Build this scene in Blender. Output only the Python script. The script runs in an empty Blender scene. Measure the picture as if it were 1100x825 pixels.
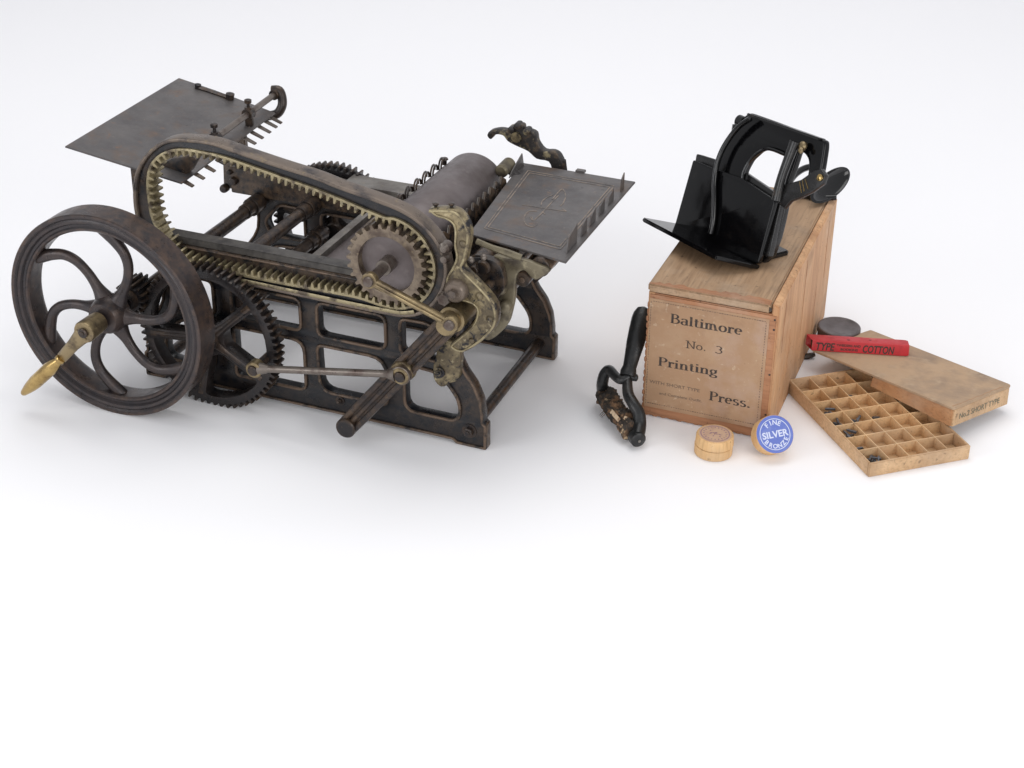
import bpy, bmesh, math, random
from math import sin, cos, pi, radians, sqrt, atan2, hypot
from mathutils import Vector, Matrix, Quaternion
random.seed(7)
S = bpy.context.scene
COL = S.collection
# ------------------------------------------------------------------ camera
FPX, PITCH, ROLL, YAW = 1670.0, .460157, .013204, -.368984
PX0, PY0 = 550.0, 302.0
CAM = Vector((0.5900, -1.4494, 1.0))
_w = Vector((sin(YAW)*cos(PITCH), cos(YAW)*cos(PITCH), -sin(PITCH)))
_r0 = Vector((cos(YAW), -sin(YAW), 0)); _u0 = _r0.cross(_w)
_r = cos(ROLL)*_r0 + sin(ROLL)*_u0; _u = -sin(ROLL)*_r0 + cos(ROLL)*_u0
cam = bpy.data.cameras.new('camera'); co = bpy.data.objects.new('camera', cam); COL.objects.link(co)
m = Matrix((( _r.x, _u.x, -_w.x, CAM.x), (_r.y, _u.y, -_w.y, CAM.y), (_r.z, _u.z, -_w.z, CAM.z), (0, 0, 0, 1)))
co.matrix_world = m
cam.sensor_width = 36; cam.lens = FPX/1100*36; cam.shift_y = -(412.5-PY0)/1100
cam.clip_start = .05; cam.clip_end = 60
S.camera = co
# ------------------------------------------------------------------ light
wd = bpy.data.worlds.new('World'); S.world = wd; wd.use_nodes = True
bgn = wd.node_tree.nodes['Background']; bgn.inputs[0].default_value = (.95, .96, 1, 1); bgn.inputs[1].default_value = .60
def area(name, loc, target, size, power, color=(1, 1, 1), sy=None):
    l = bpy.data.lights.new(name, 'AREA'); l.energy = power; l.size = size; l.color = color
    if sy: l.shape = 'RECTANGLE'; l.size_y = sy
    o = bpy.data.objects.new(name, l); COL.objects.link(o); o.location = loc
    o.rotation_euler = (Vector(target)-Vector(loc)).to_track_quat('-Z', 'Y').to_euler()
area('softbox_overhead', (-.2, .9, 3.2), (0, .3, 0), 2.4, 41, (1, .99, .975))
area('softbox_front', (.5, -2.7, 1.0), (.0, .1, .0), 1.5, 20, (1, .99, .985))
area('softbox_right', (2.3, -.9, 1.2), (.1, .1, .05), 1.2, 18, (1, .985, .97))
area('softbox_left', (-1.8, -1.9, 1.0), (-.2, .1, .05), 1.3, 18, (.965, .98, 1))
S.view_settings.view_transform = 'Standard'; S.view_settings.look = 'None'
S.view_settings.exposure = 0; S.view_settings.gamma = 1
S.render.engine = 'CYCLES'

# ------------------------------------------------------------------ helpers
def ray(x, y): return _w + _r*((x-PX0)/FPX) - _u*((y-PY0)/FPX)
def at(u_, v_, **k):
    """photo pixel -> point on a world plane x=, y= or z="""
    d = ray(u_, v_); (a, c), = k.items(); i = 'xyz'.index(a)
    return CAM + d*((c-CAM[i])/d[i])
def atp(x, y, p, n):
    d = ray(x, y); return CAM + d*((p-CAM).dot(n)/d.dot(n))
ROOT = {}
def thing(name, label, cat, loc, group=None):
    o = bpy.data.objects.new(name, None); COL.objects.link(o); o.location = loc
    o.empty_display_size = .02
    o['label'] = label; o['category'] = cat
    if group: o['group'] = group
    ROOT[o.name] = Vector(loc); return o
def tag(o, label, cat, group=None, kind=None):
    o['label'] = label
    if cat: o['category'] = cat
    if group: o['group'] = group
    if kind: o['kind'] = kind
    return o
def link(name, me, mat, parent=None, base=None, sharp=35):
    """mesh is in world coordinates; the object gets a sensible origin"""
    o = bpy.data.objects.new(name, me); COL.objects.link(o)
    if mat and not me.materials: me.materials.append(mat)
    if parent:
        off = ROOT[parent.name]; ROOT[o.name] = off; o.parent = parent
    else:
        if base is None:
            vs = [v.co for v in me.vertices]
            base = Vector((sum(v.x for v in vs)/len(vs), sum(v.y for v in vs)/len(vs), min(v.z for v in vs)))
        off = Vector(base); o.location = off; ROOT[o.name] = off
    me.transform(Matrix.Translation(-off))
    if sharp is not None:
        for p in me.polygons: p.use_smooth = True
        me.set_sharp_from_angle(angle=radians(sharp))
    return o
def bm_mesh(bm, name='m'):
    bmesh.ops.recalc_face_normals(bm, faces=bm.faces)
    me = bpy.data.meshes.new(name); bm.to_mesh(me); bm.free(); return me
def merge(*ms):
    bm = bmesh.new()
    for x in ms: bm.from_mesh(x)
    me = bpy.data.meshes.new('m'); bm.to_mesh(me); bm.free(); return me
def spline(pts, n=6, closed=True):
    """Catmull-Rom through points of any dimension"""
    P = [Vector(p) for p in pts]; N = len(P); out = []
    rng = range(N) if closed else range(N-1)
    g = (lambda i: P[i % N]) if closed else (lambda i: P[max(0, min(N-1, i))])
    for i in rng:
        a, b, c, d = g(i-1), g(i), g(i+1), g(i+2)
        for k in range(n):
            t = k/n
            out.append(.5*((2*b)+(c-a)*t+(2*a-5*b+4*c-d)*t*t+(3*b-a-3*c+d)*t**3))
    if not closed: out.append(P[-1])
    return out
def rounded(pts, r, n=4):
    """polygon with its corners rounded by radius r (number or list)"""
    out = []; N = len(pts)
    for i, p in enumerate(pts):
        p = Vector(p[:2]); a = Vector(pts[i-1][:2])-p; b = Vector(pts[(i+1) % N][:2])-p
        rr = r[i] if isinstance(r, (list, tuple)) else r
        rr = min(rr, a.length*.48, b.length*.48)
        if rr <= 1e-6: out.append(p); continue
        A = p+a.normalized()*rr; B = p+b.normalized()*rr
        for k in range(n+1):
            t = k/n; out.append(A*(1-t)**2+p*2*t*(1-t)+B*t*t)
    return out
def frame(o, x, y, z=None):
    x = Vector(x).normalized(); y = Vector(y).normalized()
    z = x.cross(y).normalized() if z is None else Vector(z)
    return Matrix(((x.x, y.x, z.x, o[0]), (x.y, y.y, z.y, o[1]), (x.z, y.z, z.z, o[2]), (0, 0, 0, 1)))
def XZ(y0): return frame((0, y0, 0), (1, 0, 0), (0, 0, 1))         # local +z looks to -Y (to the viewer)
def XY(z0): return frame((0, 0, z0), (1, 0, 0), (0, 1, 0))
def plate(loops, th, M, bevel=.001, res=1):
    """flat casting: outline and holes (2-D), front face at local z=0, thickness th backwards"""
    cu = bpy.data.curves.new('c', 'CURVE'); cu.dimensions = '2D'; cu.fill_mode = 'BOTH'
    bevel = min(bevel, th*.45)
    cu.extrude = th/2-bevel; cu.bevel_depth = bevel; cu.bevel_resolution = res; cu.offset = -bevel
    for lp in loops:
        s = cu.splines.new('POLY'); s.points.add(len(lp)-1); s.use_cyclic_u = True
        for q, p in zip(s.points, lp): q.co = (p[0], p[1], 0, 1)
    o = bpy.data.objects.new('c', cu); COL.objects.link(o)
    me = bpy.data.meshes.new_from_object(o.evaluated_get(bpy.context.evaluated_depsgraph_get()))
    bpy.data.objects.remove(o); bpy.data.curves.remove(cu)
    bm = bmesh.new(); bm.from_mesh(me); bpy.data.meshes.remove(me)
    bmesh.ops.remove_doubles(bm, verts=bm.verts, dist=1e-6)
    me = bm_mesh(bm)
    me.transform(M @ Matrix.Translation((0, 0, -th/2))); me.materials.clear(); return me
def sweep(path, rad, seg=12, closed=False, flat=1.0, up=None, cap=True):
    """tube along points; rad number/list; flat squashes the section along 'up'"""
    P = [Vector(p) for p in path]; N = len(P); bm = bmesh.new(); rings = []
    prev = None
    for i in range(N):
        if closed: t = (P[(i+1) % N]-P[i-1]).normalized()
        else: t = (P[min(i+1, N-1)]-P[max(i-1, 0)]).normalized()
        if up is not None: n = Vector(up)-t*Vector(up).dot(t)
        elif prev is None: n = t.orthogonal()
        else: n = prev-t*prev.dot(t)
        n.normalize(); prev = n; b = t.cross(n)
        r = rad[i] if isinstance(rad, (list, tuple)) else rad
        rings.append([bm.verts.new(P[i]+n*(r*flat*cos(2*pi*k/seg))+b*(r*sin(2*pi*k/seg))) for k in range(seg)])
    for i in range(N if closed else N-1):
        A, B = rings[i], rings[(i+1) % N]
        for k in range(seg): bm.faces.new((A[k], A[(k+1) % seg], B[(k+1) % seg], B[k]))
    if not closed and cap: bm.faces.new(rings[0]); bm.faces.new(rings[-1])
    return bm_mesh(bm)
def lathe(prof, p, axis, seg=40, closed=False):
    """prof: (distance along axis, radius) list, around point p"""
    ax = Vector(axis).normalized(); a = ax.orthogonal().normalized(); b = ax.cross(a); p = Vector(p)
    bm = bmesh.new(); rings = []
    for (h, r) in prof:
        rings.append([bm.verts.new(p+ax*h+(a*cos(2*pi*k/seg)+b*sin(2*pi*k/seg))*max(r, 1e-5)) for k in range(seg)])
    n = len(rings)
    for i in range(n if closed else n-1):
        A, B = rings[i], rings[(i+1) % n]
        for k in range(seg): bm.faces.new((A[k], A[(k+1) % seg], B[(k+1) % seg], B[k]))
    if not closed: bm.faces.new(rings[0]); bm.faces.new(rings[-1])
    bmesh.ops.remove_doubles(bm, verts=bm.verts, dist=1e-5)
    return bm_mesh(bm)
def rod(a, b, r, seg=16, ch=.0006):
    a = Vector(a); b = Vector(b); L = (b-a).length
    return lathe([(0, r-ch), (ch, r), (L-ch, r), (L, r-ch)], a, b-a, seg)
def box(M, x0, x1, y0, y1, z0, z1, bev=.0008, seg=2):
    bm = bmesh.new(); bmesh.ops.create_cube(bm, size=1)
    for v in bm.verts: v.co = Vector((x0+(v.co.x+.5)*(x1-x0), y0+(v.co.y+.5)*(y1-y0), z0+(v.co.z+.5)*(z1-z0)))
    if bev: bmesh.ops.bevel(bm, geom=bm.edges[:], offset=bev, segments=seg, affect='EDGES')
    me = bm_mesh(bm); me.transform(M); return me
def prism(pts, d, bev=.0006):
    """closed solid from world polygon pts, thickened along vector d"""
    bm = bmesh.new(); a = [bm.verts.new(Vector(p)) for p in pts]; b = [bm.verts.new(Vector(p)+Vector(d)) for p in pts]
    n = len(pts); bm.faces.new(a); bm.faces.new(b)
    for i in range(n): bm.faces.new((a[i], a[(i+1) % n], b[(i+1) % n], b[i]))
    bmesh.ops.recalc_face_normals(bm, faces=bm.faces)
    if bev: bmesh.ops.bevel(bm, geom=bm.edges[:], offset=bev, segments=2, affect='EDGES')
    return bm_mesh(bm)
def bolt(p, axis, r=.005, h=.004, six=True):
    a = lathe([(0, r*1.5), (.0008, r*1.5), (.001, r*1.25), (.0012, 0)], p, axis, 20)
    b = lathe([(.0008, r), (h-.0005, r), (h, r*.86), (h+.0001, 0)], p, axis, 6 if six else 18)
    c = lathe([(h, r*.45), (h+.0016, r*.45), (h+.002, r*.3), (h+.0021, 0)], p, axis, 12)
    return merge(a, b, c)
def circ(c, r, n=48, a0=0): return [(c[0]+r*cos(a0+2*pi*k/n), c[1]+r*sin(a0+2*pi*k/n)) for k in range(n)]
def gear_loop(c, R, n, h, a0=0, inner=False):
    """tooth outline; R is the tip radius, h the tooth height"""
    out = []
    for k in range(n):
        for f, rr in ((-.27, 0), (-.13, 1), (.13, 1), (.27, 0)):
            a = a0+2*pi*(k+f)/n; r = R-h*(1-rr) if not inner else R+h*(1-rr)
            out.append((c[0]+r*cos(a), c[1]+r*sin(a)))
    return out
def px(pts, y): return [(q.x, q.z) for q in (at(a, b, y=y) for a, b in pts)]

# ------------------------------------------------------------------ materials
def mat(name, base, rough=.5, metal=0., layers=(), bump=.0, bscale=300, spec=.5, edge=None, coat=0, rough_var=.12, tex='Object'):
    """layers: (colour, noise scale, low, high, detail) patches laid over the base; edge: (colour, lo, hi) wear and painted highlight on corners"""
    M = bpy.data.materials.new(name); M.use_nodes = True; T = M.node_tree; N = T.nodes; L = T.links
    b = N['Principled BSDF']; b.inputs['Metallic'].default_value = metal
    b.inputs['Specular IOR Level'].default_value = spec; b.inputs['Coat Weight'].default_value = coat
    b.inputs['Coat Roughness'].default_value = .08
    tc = N.new('ShaderNodeTexCoord'); co_ = tc.outputs[tex]
    rgb = N.new('ShaderNodeRGB'); rgb.outputs[0].default_value = (*base, 1); cur = rgb.outputs[0]
    def noise(sc, det=6, dist=0, vec=None):
        n = N.new('ShaderNodeTexNoise'); n.inputs['Scale'].default_value = sc; n.inputs['Detail'].default_value = det
        n.inputs['Roughness'].default_value = .62; n.inputs['Distortion'].default_value = dist
        L.new(vec or co_, n.inputs['Vector']); return n.outputs['Fac']
    def ramp(fac, lo, hi):
        r = N.new('ShaderNodeMapRange'); r.inputs['From Min'].default_value = lo; r.inputs['From Max'].default_value = hi
        L.new(fac, r.inputs['Value']); return r.outputs[0]
    def mix(fac, a, c):
        x = N.new('ShaderNodeMix'); x.data_type = 'RGBA'; L.new(fac, x.inputs[0]); L.new(a, x.inputs[6])
        if isinstance(c, tuple): x.inputs[7].default_value = (*c, 1)
        else: L.new(c, x.inputs[7])
        return x.outputs[2]
    if edge:  # worn metal tone that also paints a highlight along convex edges
        g = N.new('ShaderNodeNewGeometry'); f = ramp(g.outputs['Pointiness'], edge[1], edge[2])
        ns = ramp(noise(90, 4), .35, .6); mm = N.new('ShaderNodeMath'); mm.operation = 'MULTIPLY'; L.new(f, mm.inputs[0]); L.new(ns, mm.inputs[1])
        cur = mix(mm.outputs[0], cur, edge[0])
    for ly in layers:
        cur = mix(ramp(noise(ly[1], ly[4] if len(ly) > 4 else 6, ly[5] if len(ly) > 5 else 0), ly[2], ly[3]), cur, ly[0])
    L.new(cur, b.inputs['Base Color'])
    rn = N.new('ShaderNodeMapRange'); L.new(noise(70, 5), rn.inputs['Value'])
    rn.inputs['From Min'].default_value = .3; rn.inputs['From Max'].default_value = .7
    rn.inputs['To Min'].default_value = max(.03, rough-rough_var); rn.inputs['To Max'].default_value = min(1, rough+rough_var)
    L.new(rn.outputs[0], b.inputs['Roughness'])
    if bump:
        bp = N.new('ShaderNodeBump'); bp.inputs['Strength'].default_value = bump; bp.inputs['Distance'].default_value = .0006
        L.new(noise(bscale, 8), bp.inputs['Height']); L.new(bp.outputs[0], b.inputs['Normal'])
    M['rgb'] = 1
    return M
BROWN = (.085, .055, .035)
iron = mat('dark_iron', (.019, .017, .018), .33, .35, [((.040, .030, .027), 26, .42, .76), ((.012, .012, .015), 60, .52, .72), ((.12, .085, .06), 190, .63, .75)], .35, 420, edge=(BROWN, .52, .58))
wheel_m = mat('flywheel_iron', (.030, .026, .028), .34, .4, [((.048, .037, .036), 22, .40, .78), ((.024, .023, .027), 55, .5, .78), ((.10, .075, .06), 220, .64, .74)], .3, 500, edge=((.11, .07, .05), .515, .57))
black_p = mat('black_enamel_iron', (.0045, .0058, .009), .32, .1, [((.015, .012, .011), 30, .52, .78), ((.05, .036, .026), 180, .68, .78)], .35, 420, edge=((.10, .065, .04), .52, .57))
bead_m = mat('worn_bead', (.125, .084, .058), .5, .35, [((.02, .018, .018), 60, .48, .62), ((.2, .14, .07), 200, .6, .72)], .3, 420)
rack_out = mat('rack_rim', (.165, .130, .103), .34, .5, [((.045, .040, .042), 38, .50, .68), ((.26, .2, .11), 70, .62, .74)], .3, 420)
rack_in = mat('rack_gold', (.31, .26, .155), .40, .55, [((.09, .07, .05), 60, .48, .62), ((.46, .40, .25), 80, .58, .72), ((.03, .027, .025), 110, .62, .72)], .35, 420)
gold_worn = mat('worn_gilding', (.105, .082, .050), .36, .45, [((.34, .275, .155), 38, .46, .66, 14, .5), ((.55, .47, .29), 75, .60, .70, 12), ((.020, .019, .022), 60, .53, .60, 14, .8), ((.03, .026, .024), 190, .60, .68, 6)], 1.0, 200)
gold_dark = mat('mostly_bare_gilding', (.035, .031, .030), .42, .4, [((.30, .25, .15), 60, .56, .64, 9), ((.09, .065, .045), 100, .52, .62)], .8, 260)
olive = mat('oily_gilding', (.17, .145, .095), .42, .45, [((.06, .048, .036), 40, .46, .62), ((.30, .26, .17), 90, .60, .72)], .4, 300)
ring_m = mat('bronze_ring', (.21, .165, .12), .38, .5, [((.09, .065, .05), 60, .45, .64), ((.26, .20, .13), 110, .6, .74)], .3, 420)
rail_m = mat('worn_rail_steel', (.085, .078, .070), .46, .4, [((.04, .036, .034), 34, .45, .62), ((.17, .14, .11), 120, .6, .74)], .25, 420)
brass = mat('brass', (.50, .35, .14), .22, 1., [((.26, .17, .07), 35, .45, .68), ((.12, .08, .04), 110, .6, .75)], .12, 500)
brass_d = mat('dull_brass', (.28, .215, .12), .36, .8, [((.10, .075, .05), 50, .45, .66), ((.36, .29, .15), 90, .6, .75)], .25, 400)
steel_b = mat('browned_steel', (.17, .145, .125), .36, .6, [((.08, .055, .045), 50, .45, .66)], .15, 500)
bright = mat('planed_steel', (.20, .185, .165), .42, .5, [((.10, .085, .075), 30, .45, .65), ((.27, .23, .17), 120, .6, .75)], .25, 420)
cyl_m = mat('cylinder_steel', (.155, .132, .130), .46, .5, [((.085, .066, .062), 14, .42, .7), ((.20, .17, .165), 40, .6, .78)], .12, 600)
tin = mat('board_tinplate', (.140, .130, .126), .44, .45, [((.085, .080, .082), 16, .4, .68), ((.15, .105, .078), 30, .52, .74), ((.19, .12, .08), 75, .62, .72), ((.24, .20, .17), 260, .62, .74), ((.05, .045, .045), 130, .64, .74)], .25, 420)
gilt = mat('faint_gilt_line', (.25, .20, .16), .6, .1, [((.12, .11, .105), 70, .46, .60)])
japan = mat('black_japan', (.0025, .0025, .003), .11, 0, [((.012, .011, .010), 40, .6, .75), ((.10, .085, .06), 130, .72, .78)], .03, 120, spec=.30, coat=0, rough_var=.04)
japan_g = mat('bright_black_japan', (.004, .004, .0045), .13, 0, [((.014, .012, .011), 40, .6, .75)], .10, 300, spec=.5, rough_var=.04)
japan_w = mat('worn_black_japan', (.009, .0085, .0085), .25, .05, [((.05, .036, .026), 60, .60, .72), ((.016, .016, .017), 90, .5, .7)], .2, 300, rough_var=.08)
hang = mat('roller_iron', (.014, .0145, .015), .36, .2, [((.035, .032, .03), 60, .5, .7), ((.07, .06, .045), 170, .66, .74)], .6, 260)
ink = mat('dried_ink_cloth', (.030, .022, .016), .85, 0, [((.17, .095, .05), 70, .50, .60, 10), ((.50, .36, .22), 48, .60, .65, 10), ((.02, .016, .014), 160, .52, .62)], 1.0, 150)
cream_p = mat('torn_cream_paper', (.6, .45, .3), .8, 0, [((.2, .1, .05), 120, .5, .65)], .6, 240)
red = mat('red_paper', (.50, .020, .028), .5, 0, [((.36, .016, .022), 70, .5, .7), ((.64, .13, .11), 35, .58, .74), ((.10, .02, .02), 150, .68, .76), ((.55, .25, .18), 210, .68, .78)], .5, 160)
inkb = mat('printed_ink', (.045, .033, .028), .8, 0, [((.13, .085, .055), 220, .56, .70)])
inkf = mat('faded_ink', (.14, .098, .07), .8)
inkg = mat('faded_green_ink', (.15, .15, .11), .8)
blue = mat('blue_paper', (.105, .155, .48), .5, 0, [((.19, .24, .52), 60, .48, .7), ((.07, .10, .30), 100, .60, .74), ((.42, .45, .6), 150, .66, .76)], .3, 300)
blue_w = mat('pale_print', (.60, .64, .78), .6)
purp = mat('faded_purple_print', (.27, .15, .22), .7, 0, [((.40, .27, .22), 160, .45, .6)])
lead = mat('type_metal', (.13, .135, .15), .4, .6, [((.08, .08, .09), 120, .5, .7)], .2)
tin_g = mat('grey_tin', (.15, .13, .13), .42, .6, [((.085, .072, .07), 28, .42, .64)], .15)
white_paper = mat('white_sweep', (.925, .922, .935), .75, 0, rough_var=.02, spec=.15)
paper_l = mat('aged_label_paper', (.37, .225, .13), .8, 0, [((.41, .265, .16), 30, .45, .65), ((.29, .17, .10), 22, .54, .74), ((.53, .40, .28), 140, .62, .74), ((.22, .12, .07), 60, .66, .80), ((.42, .29, .22), 14, .55, .75)], .15, 500)
card = mat('faded_board', (.45, .31, .195), .85, 0, [((.30, .215, .15), 20, .45, .68), ((.45, .33, .22), 45, .55, .72), ((.22, .18, .13), 55, .68, .80)], .25, 500)
def wood(name, c1, c2, axis='Y', scale=60, stain=None, rough=.65, stretch=.07):
    M = bpy.data.materials.new(name); M.use_nodes = True; T = M.node_tree; N = T.nodes; L = T.links; b = N['Principled BSDF']
    tc = N.new('ShaderNodeTexCoord'); mp = N.new('ShaderNodeMapping'); L.new(tc.outputs['Object'], mp.inputs['Vector'])
    s = [1, 1, 1]; s['XYZ'.index(axis)] = stretch; mp.inputs['Scale'].default_value = s
    n = N.new('ShaderNodeTexNoise'); n.inputs['Scale'].default_value = scale; n.inputs['Detail'].default_value = 7; n.inputs['Roughness'].default_value = .65; n.inputs['Distortion'].default_value = .6
    L.new(mp.outputs[0], n.inputs['Vector'])
    r = N.new('ShaderNodeValToRGB'); L.new(n.outputs['Fac'], r.inputs[0])
    r.color_ramp.elements[0].position = .33; r.color_ramp.elements[0].color = (*c1, 1)
    r.color_ramp.elements[1].position = .66; r.color_ramp.elements[1].color = (*c2, 1)
    cur = r.outputs[0]
    f = N.new('ShaderNodeTexNoise'); f.inputs['Scale'].default_value = scale*7; f.inputs['Detail'].default_value = 4; L.new(mp.outputs[0], f.inputs['Vector'])
    st = N.new('ShaderNodeTexNoise'); st.inputs['Scale'].default_value = 16; st.inputs['Detail'].default_value = 6; L.new(tc.outputs['Object'], st.inputs['Vector'])
    dn = N.new('ShaderNodeTexNoise'); dn.inputs['Scale'].default_value = 9; dn.inputs['Detail'].default_value = 8; dn.inputs['Roughness'].default_value = .7; L.new(tc.outputs['Object'], dn.inputs['Vector'])
    sp = N.new('ShaderNodeTexNoise'); sp.inputs['Scale'].default_value = 150; sp.inputs['Detail'].default_value = 3; L.new(tc.outputs['Object'], sp.inputs['Vector'])
    for fac, lo, hi, c in ((f.outputs['Fac'], .5, .75, tuple(x*.62 for x in c1)), (st.outputs['Fac'], .50, .76, stain or tuple(x*.5 for x in c1)), (dn.outputs['Fac'], .52, .72, tuple(.5*a+.5*b for a, b in zip(c2, (.52, .43, .34)))), (sp.outputs['Fac'], .66, .74, tuple(x*.35 for x in c1))):
        q = N.new('ShaderNodeMapRange'); q.inputs['From Min'].default_value = lo; q.inputs['From Max'].default_value = hi; q.inputs['To Max'].default_value = .7; L.new(fac, q.inputs['Value'])
        x = N.new('ShaderNodeMix'); x.data_type = 'RGBA'; L.new(q.outputs[0], x.inputs[0]); L.new(cur, x.inputs[6]); x.inputs[7].default_value = (*c, 1); cur = x.outputs[2]
    L.new(cur, b.inputs['Base Color']); b.inputs['Roughness'].default_value = rough
    bp = N.new('ShaderNodeBump'); bp.inputs['Strength'].default_value = .3; bp.inputs['Distance'].default_value = .0004
    L.new(n.outputs['Fac'], bp.inputs['Height']); L.new(bp.outputs[0], b.inputs['Normal']); return M
w_side = wood('box_side_wood', (.46, .235, .11), (.65, .385, .20), 'Z', 40)
w_lid = wood('box_lid_wood', (.31, .19, .105), (.45, .295, .175), 'Y', 50, (.20, .14, .09))
w_end = wood('box_end_wood', (.30, .13, .06), (.43, .205, .10), 'X', 50, (.2, .09, .045))
w_pot = wood('turned_boxwood', (.62, .37, .16), (.76, .50, .25), 'Z', 60, (.44, .28, .14))
w_tray = wood('tray_wood', (.50, .31, .16), (.64, .43, .245), 'X', 60, (.30, .18, .10))
w_div = wood('divider_wood', (.60, .38, .19), (.72, .48, .26), 'X', 60, (.36, .23, .13))
w_lidw = wood('lid_wall_wood', (.40, .19, .085), (.53, .29, .14), 'X', 60, (.26, .13, .07))

# ------------------------------------------------------------------ setting
bm = bmesh.new(); prof = [(-4, 0), (2.6, 0)]
for k in range(1, 13):
    a = pi/2*k/12; prof.append((2.6+1.2*sin(a), 1.2-1.2*cos(a)))
prof.append((3.8, 4))
vs = [[bm.verts.new((x, y, z)) for y, z in prof] for x in (-5, 5)]
for i in range(len(prof)-1): bm.faces.new((vs[0][i], vs[1][i], vs[1][i+1], vs[0][i+1]))
me = bm_mesh(bm)
sw = link('table_surface', me, white_paper, base=(0, 0, 0)); sw['kind'] = 'structure'
sw['label'] = 'plain white paper surface curving up into the background'
#BUILD
# ------------------------------------------------------------------ the large cylinder press
press = thing('printing_press', 'large dark iron printing press with flywheel, gears and toothed oval track', 'printing press', (-.235, .118, 0))
def part(name, mesh, mt, parent=None, label=None, sharp=35):
    o = link(name, mesh, mt, parent or press, sharp=sharp)
    if label: o['label'] = label
    return o
Y = Vector((0, 1, 0)); VIEW = Vector((0, -1, 0))
FRONT = [(0, 0), (0, .034), (-.004, .036), (-.004, .046), (-.007, .066), (-.015, .085), (-.027, .101), (-.034, .115), (-.036, .13), (-.034, .15), (-.028, .17), (-.028, .197)]
def frame_outline():
    r = [Vector(p) for p in FRONT]
    l = [Vector((-.472-p.x, p.y)) for p in reversed(r)]
    return rounded(r+l+[Vector((-.444, 0)), Vector((-.439, .0045)), Vector((-.044, .0045)), Vector((-.039, 0))], .002, 2)
WIN = [([(-.131, .153), (-.2175, .153), (-.2175, .110), (-.131, .110)], .010),
       ([(-.131, .095), (-.2195, .095), (-.2175, .034), (-.131, .034)], [.022, .008, .016, .006]),
       ([(-.244, .153), (-.335, .153), (-.335, .112), (-.244, .112)], .009),
       ([(-.241, .096), (-.335, .096), (-.335, .030), (-.241, .030)], [.016, .006, .006, .010]),
       ([(-.072, .153), (-.108, .153), (-.108, .109), (-.058, .109), (-.05, .128)], .008),
       ([(-.060, .090), (-.104, .094), (-.104, .033), (-.036, .033), (-.036, .060)], [.012, .006, .014, .014, .02]),
       ([(-.364, .153), (-.40, .153), (-.422, .128), (-.414, .109), (-.364, .109)], .008),
       ([(-.368, .094), (-.412, .090), (-.436, .060), (-.436, .033), (-.368, .033)], [.006, .012, .02, .014, .014])]
def side_frame(y0, front):
    loops = [frame_outline()]+[rounded(a, r, 4) for a, r in WIN]
    f = part('side_frame', plate(loops, .013, XZ(y0), .0012), black_p)
    ms = []
    for a, r in WIN:
        c = Vector((sum(p[0] for p in a)/len(a), sum(p[1] for p in a)/len(a)))
        lp = rounded(a, r, 4)
        # bead stands just outside the opening
        q = [p+(p-c).normalized()*.0022 for p in lp]
        ms.append(sweep([(p.x, y0-.0008, p.y) for p in q], .0020, 8, True, up=(0, 1, 0)))
    part('raised_bead', merge(*ms), bead_m, f)
    out = frame_outline(); n = len(out)
    q = []
    for i, p in enumerate(out):
        t = (out[(i+1) % n]-out[i-1]).normalized(); q.append(p+Vector((-t.y, t.x))*.0022)
    part('edge_bead', sweep([(p.x, y0-.0006, p.y) for p in q], .0017, 8, True, up=(0, 1, 0)), bead_m, f)
    return f
nf = side_frame(0, True)
ff = side_frame(.235, False)
for (x, z) in ((-.022, .022), (-.45, .022)):
    part('hex_nut', bolt((x, -.0005, z), VIEW, .0062, .006), iron)
    part('tie_rod', rod((x, .012, z), (x, .236, z), .0075), iron)
part('hex_nut', bolt((-.193, -.0005, .024), VIEW, .004, .004), iron)
for (x, z, r) in ((-.427, .158, .0085), (-.343, .169, .0085), (-.333, .128, .008)):
    part('cross_rod', merge(rod((x, .006, z), (x, .236, z), r), rod((x, .205, z), (x, .226, z), r*1.5), rod((x, .188, z), (x, .206, z), r*1.22)), iron)
# guide rails and type bed
I4 = Matrix.Identity(4)
part('guide_rail', box(I4, -.425, -.05, .0005, .020, .1975, .2065, .001), rail_m)
part('guide_rail', box(I4, -.30, -.03, .226, .262, .1975, .206, .001), bright)
part('guide_rail', box(I4, -.47, -.302, .226, .250, .196, .203, .001), black_p, label='black painted rear length of the far rail')
part('frame_web', box(I4, -.47, -.03, .2285, .2345, .164, .1975, .001), black_p)
bed = part('type_bed', plate([[(-.247, .022), (-.03, .022), (-.03, .222), (-.247, .222)], rounded([(-.236, .036), (-.045, .036), (-.045, .212), (-.236, .212)], .002, 2)], .012, XY(.193), .0008), bright)
part('bed_recess', box(I4, -.2365, -.0445, .0355, .2125, .178, .1845, .0005), cyl_m, bed)
# oval toothed track
YT = -.016
outer_px = [(409, 337), (435, 341), (455, 337), (471, 322), (480, 300), (479, 280), (470, 258.7), (452.7, 239), (431, 224.5), (402.6, 213), (365.5, 200), (338, 189), (300, 177), (251, 160.5), (229, 153), (207, 149.6), (185.5, 149), (170, 154), (157, 165), (148.4, 178), (144, 193), (143, 213), (146, 234), (154, 255), (168, 274), (188, 287), (215, 296), (255, 304.5), (300, 314), (360, 327)]
PC = Vector((-.1155, .2316))
tip_px = [(383, 313), (340, 305), (300, 297.6), (255, 288.5), (224, 282), (200, 274), (184, 261), (175, 247), (168.5, 232), (166, 217), (164.7, 205), (164.7, 195.5), (167, 184), (174.5, 174.6), (185.5, 169.5), (196, 168.2), (209.5, 169.5), (242, 177), (300, 197.5), (351, 216)]
outer = [Vector(p) for p in spline(px(outer_px, YT), 5)]
tips = [Vector(p) for p in px(tip_px, YT)]+[PC+.049*Vector((cos(a), sin(a))) for a in [radians(d) for d in (100, 80, 58, 36, 14, -8, -30, -52, -74, -95)]]
tips = spline(tips, 6)
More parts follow.
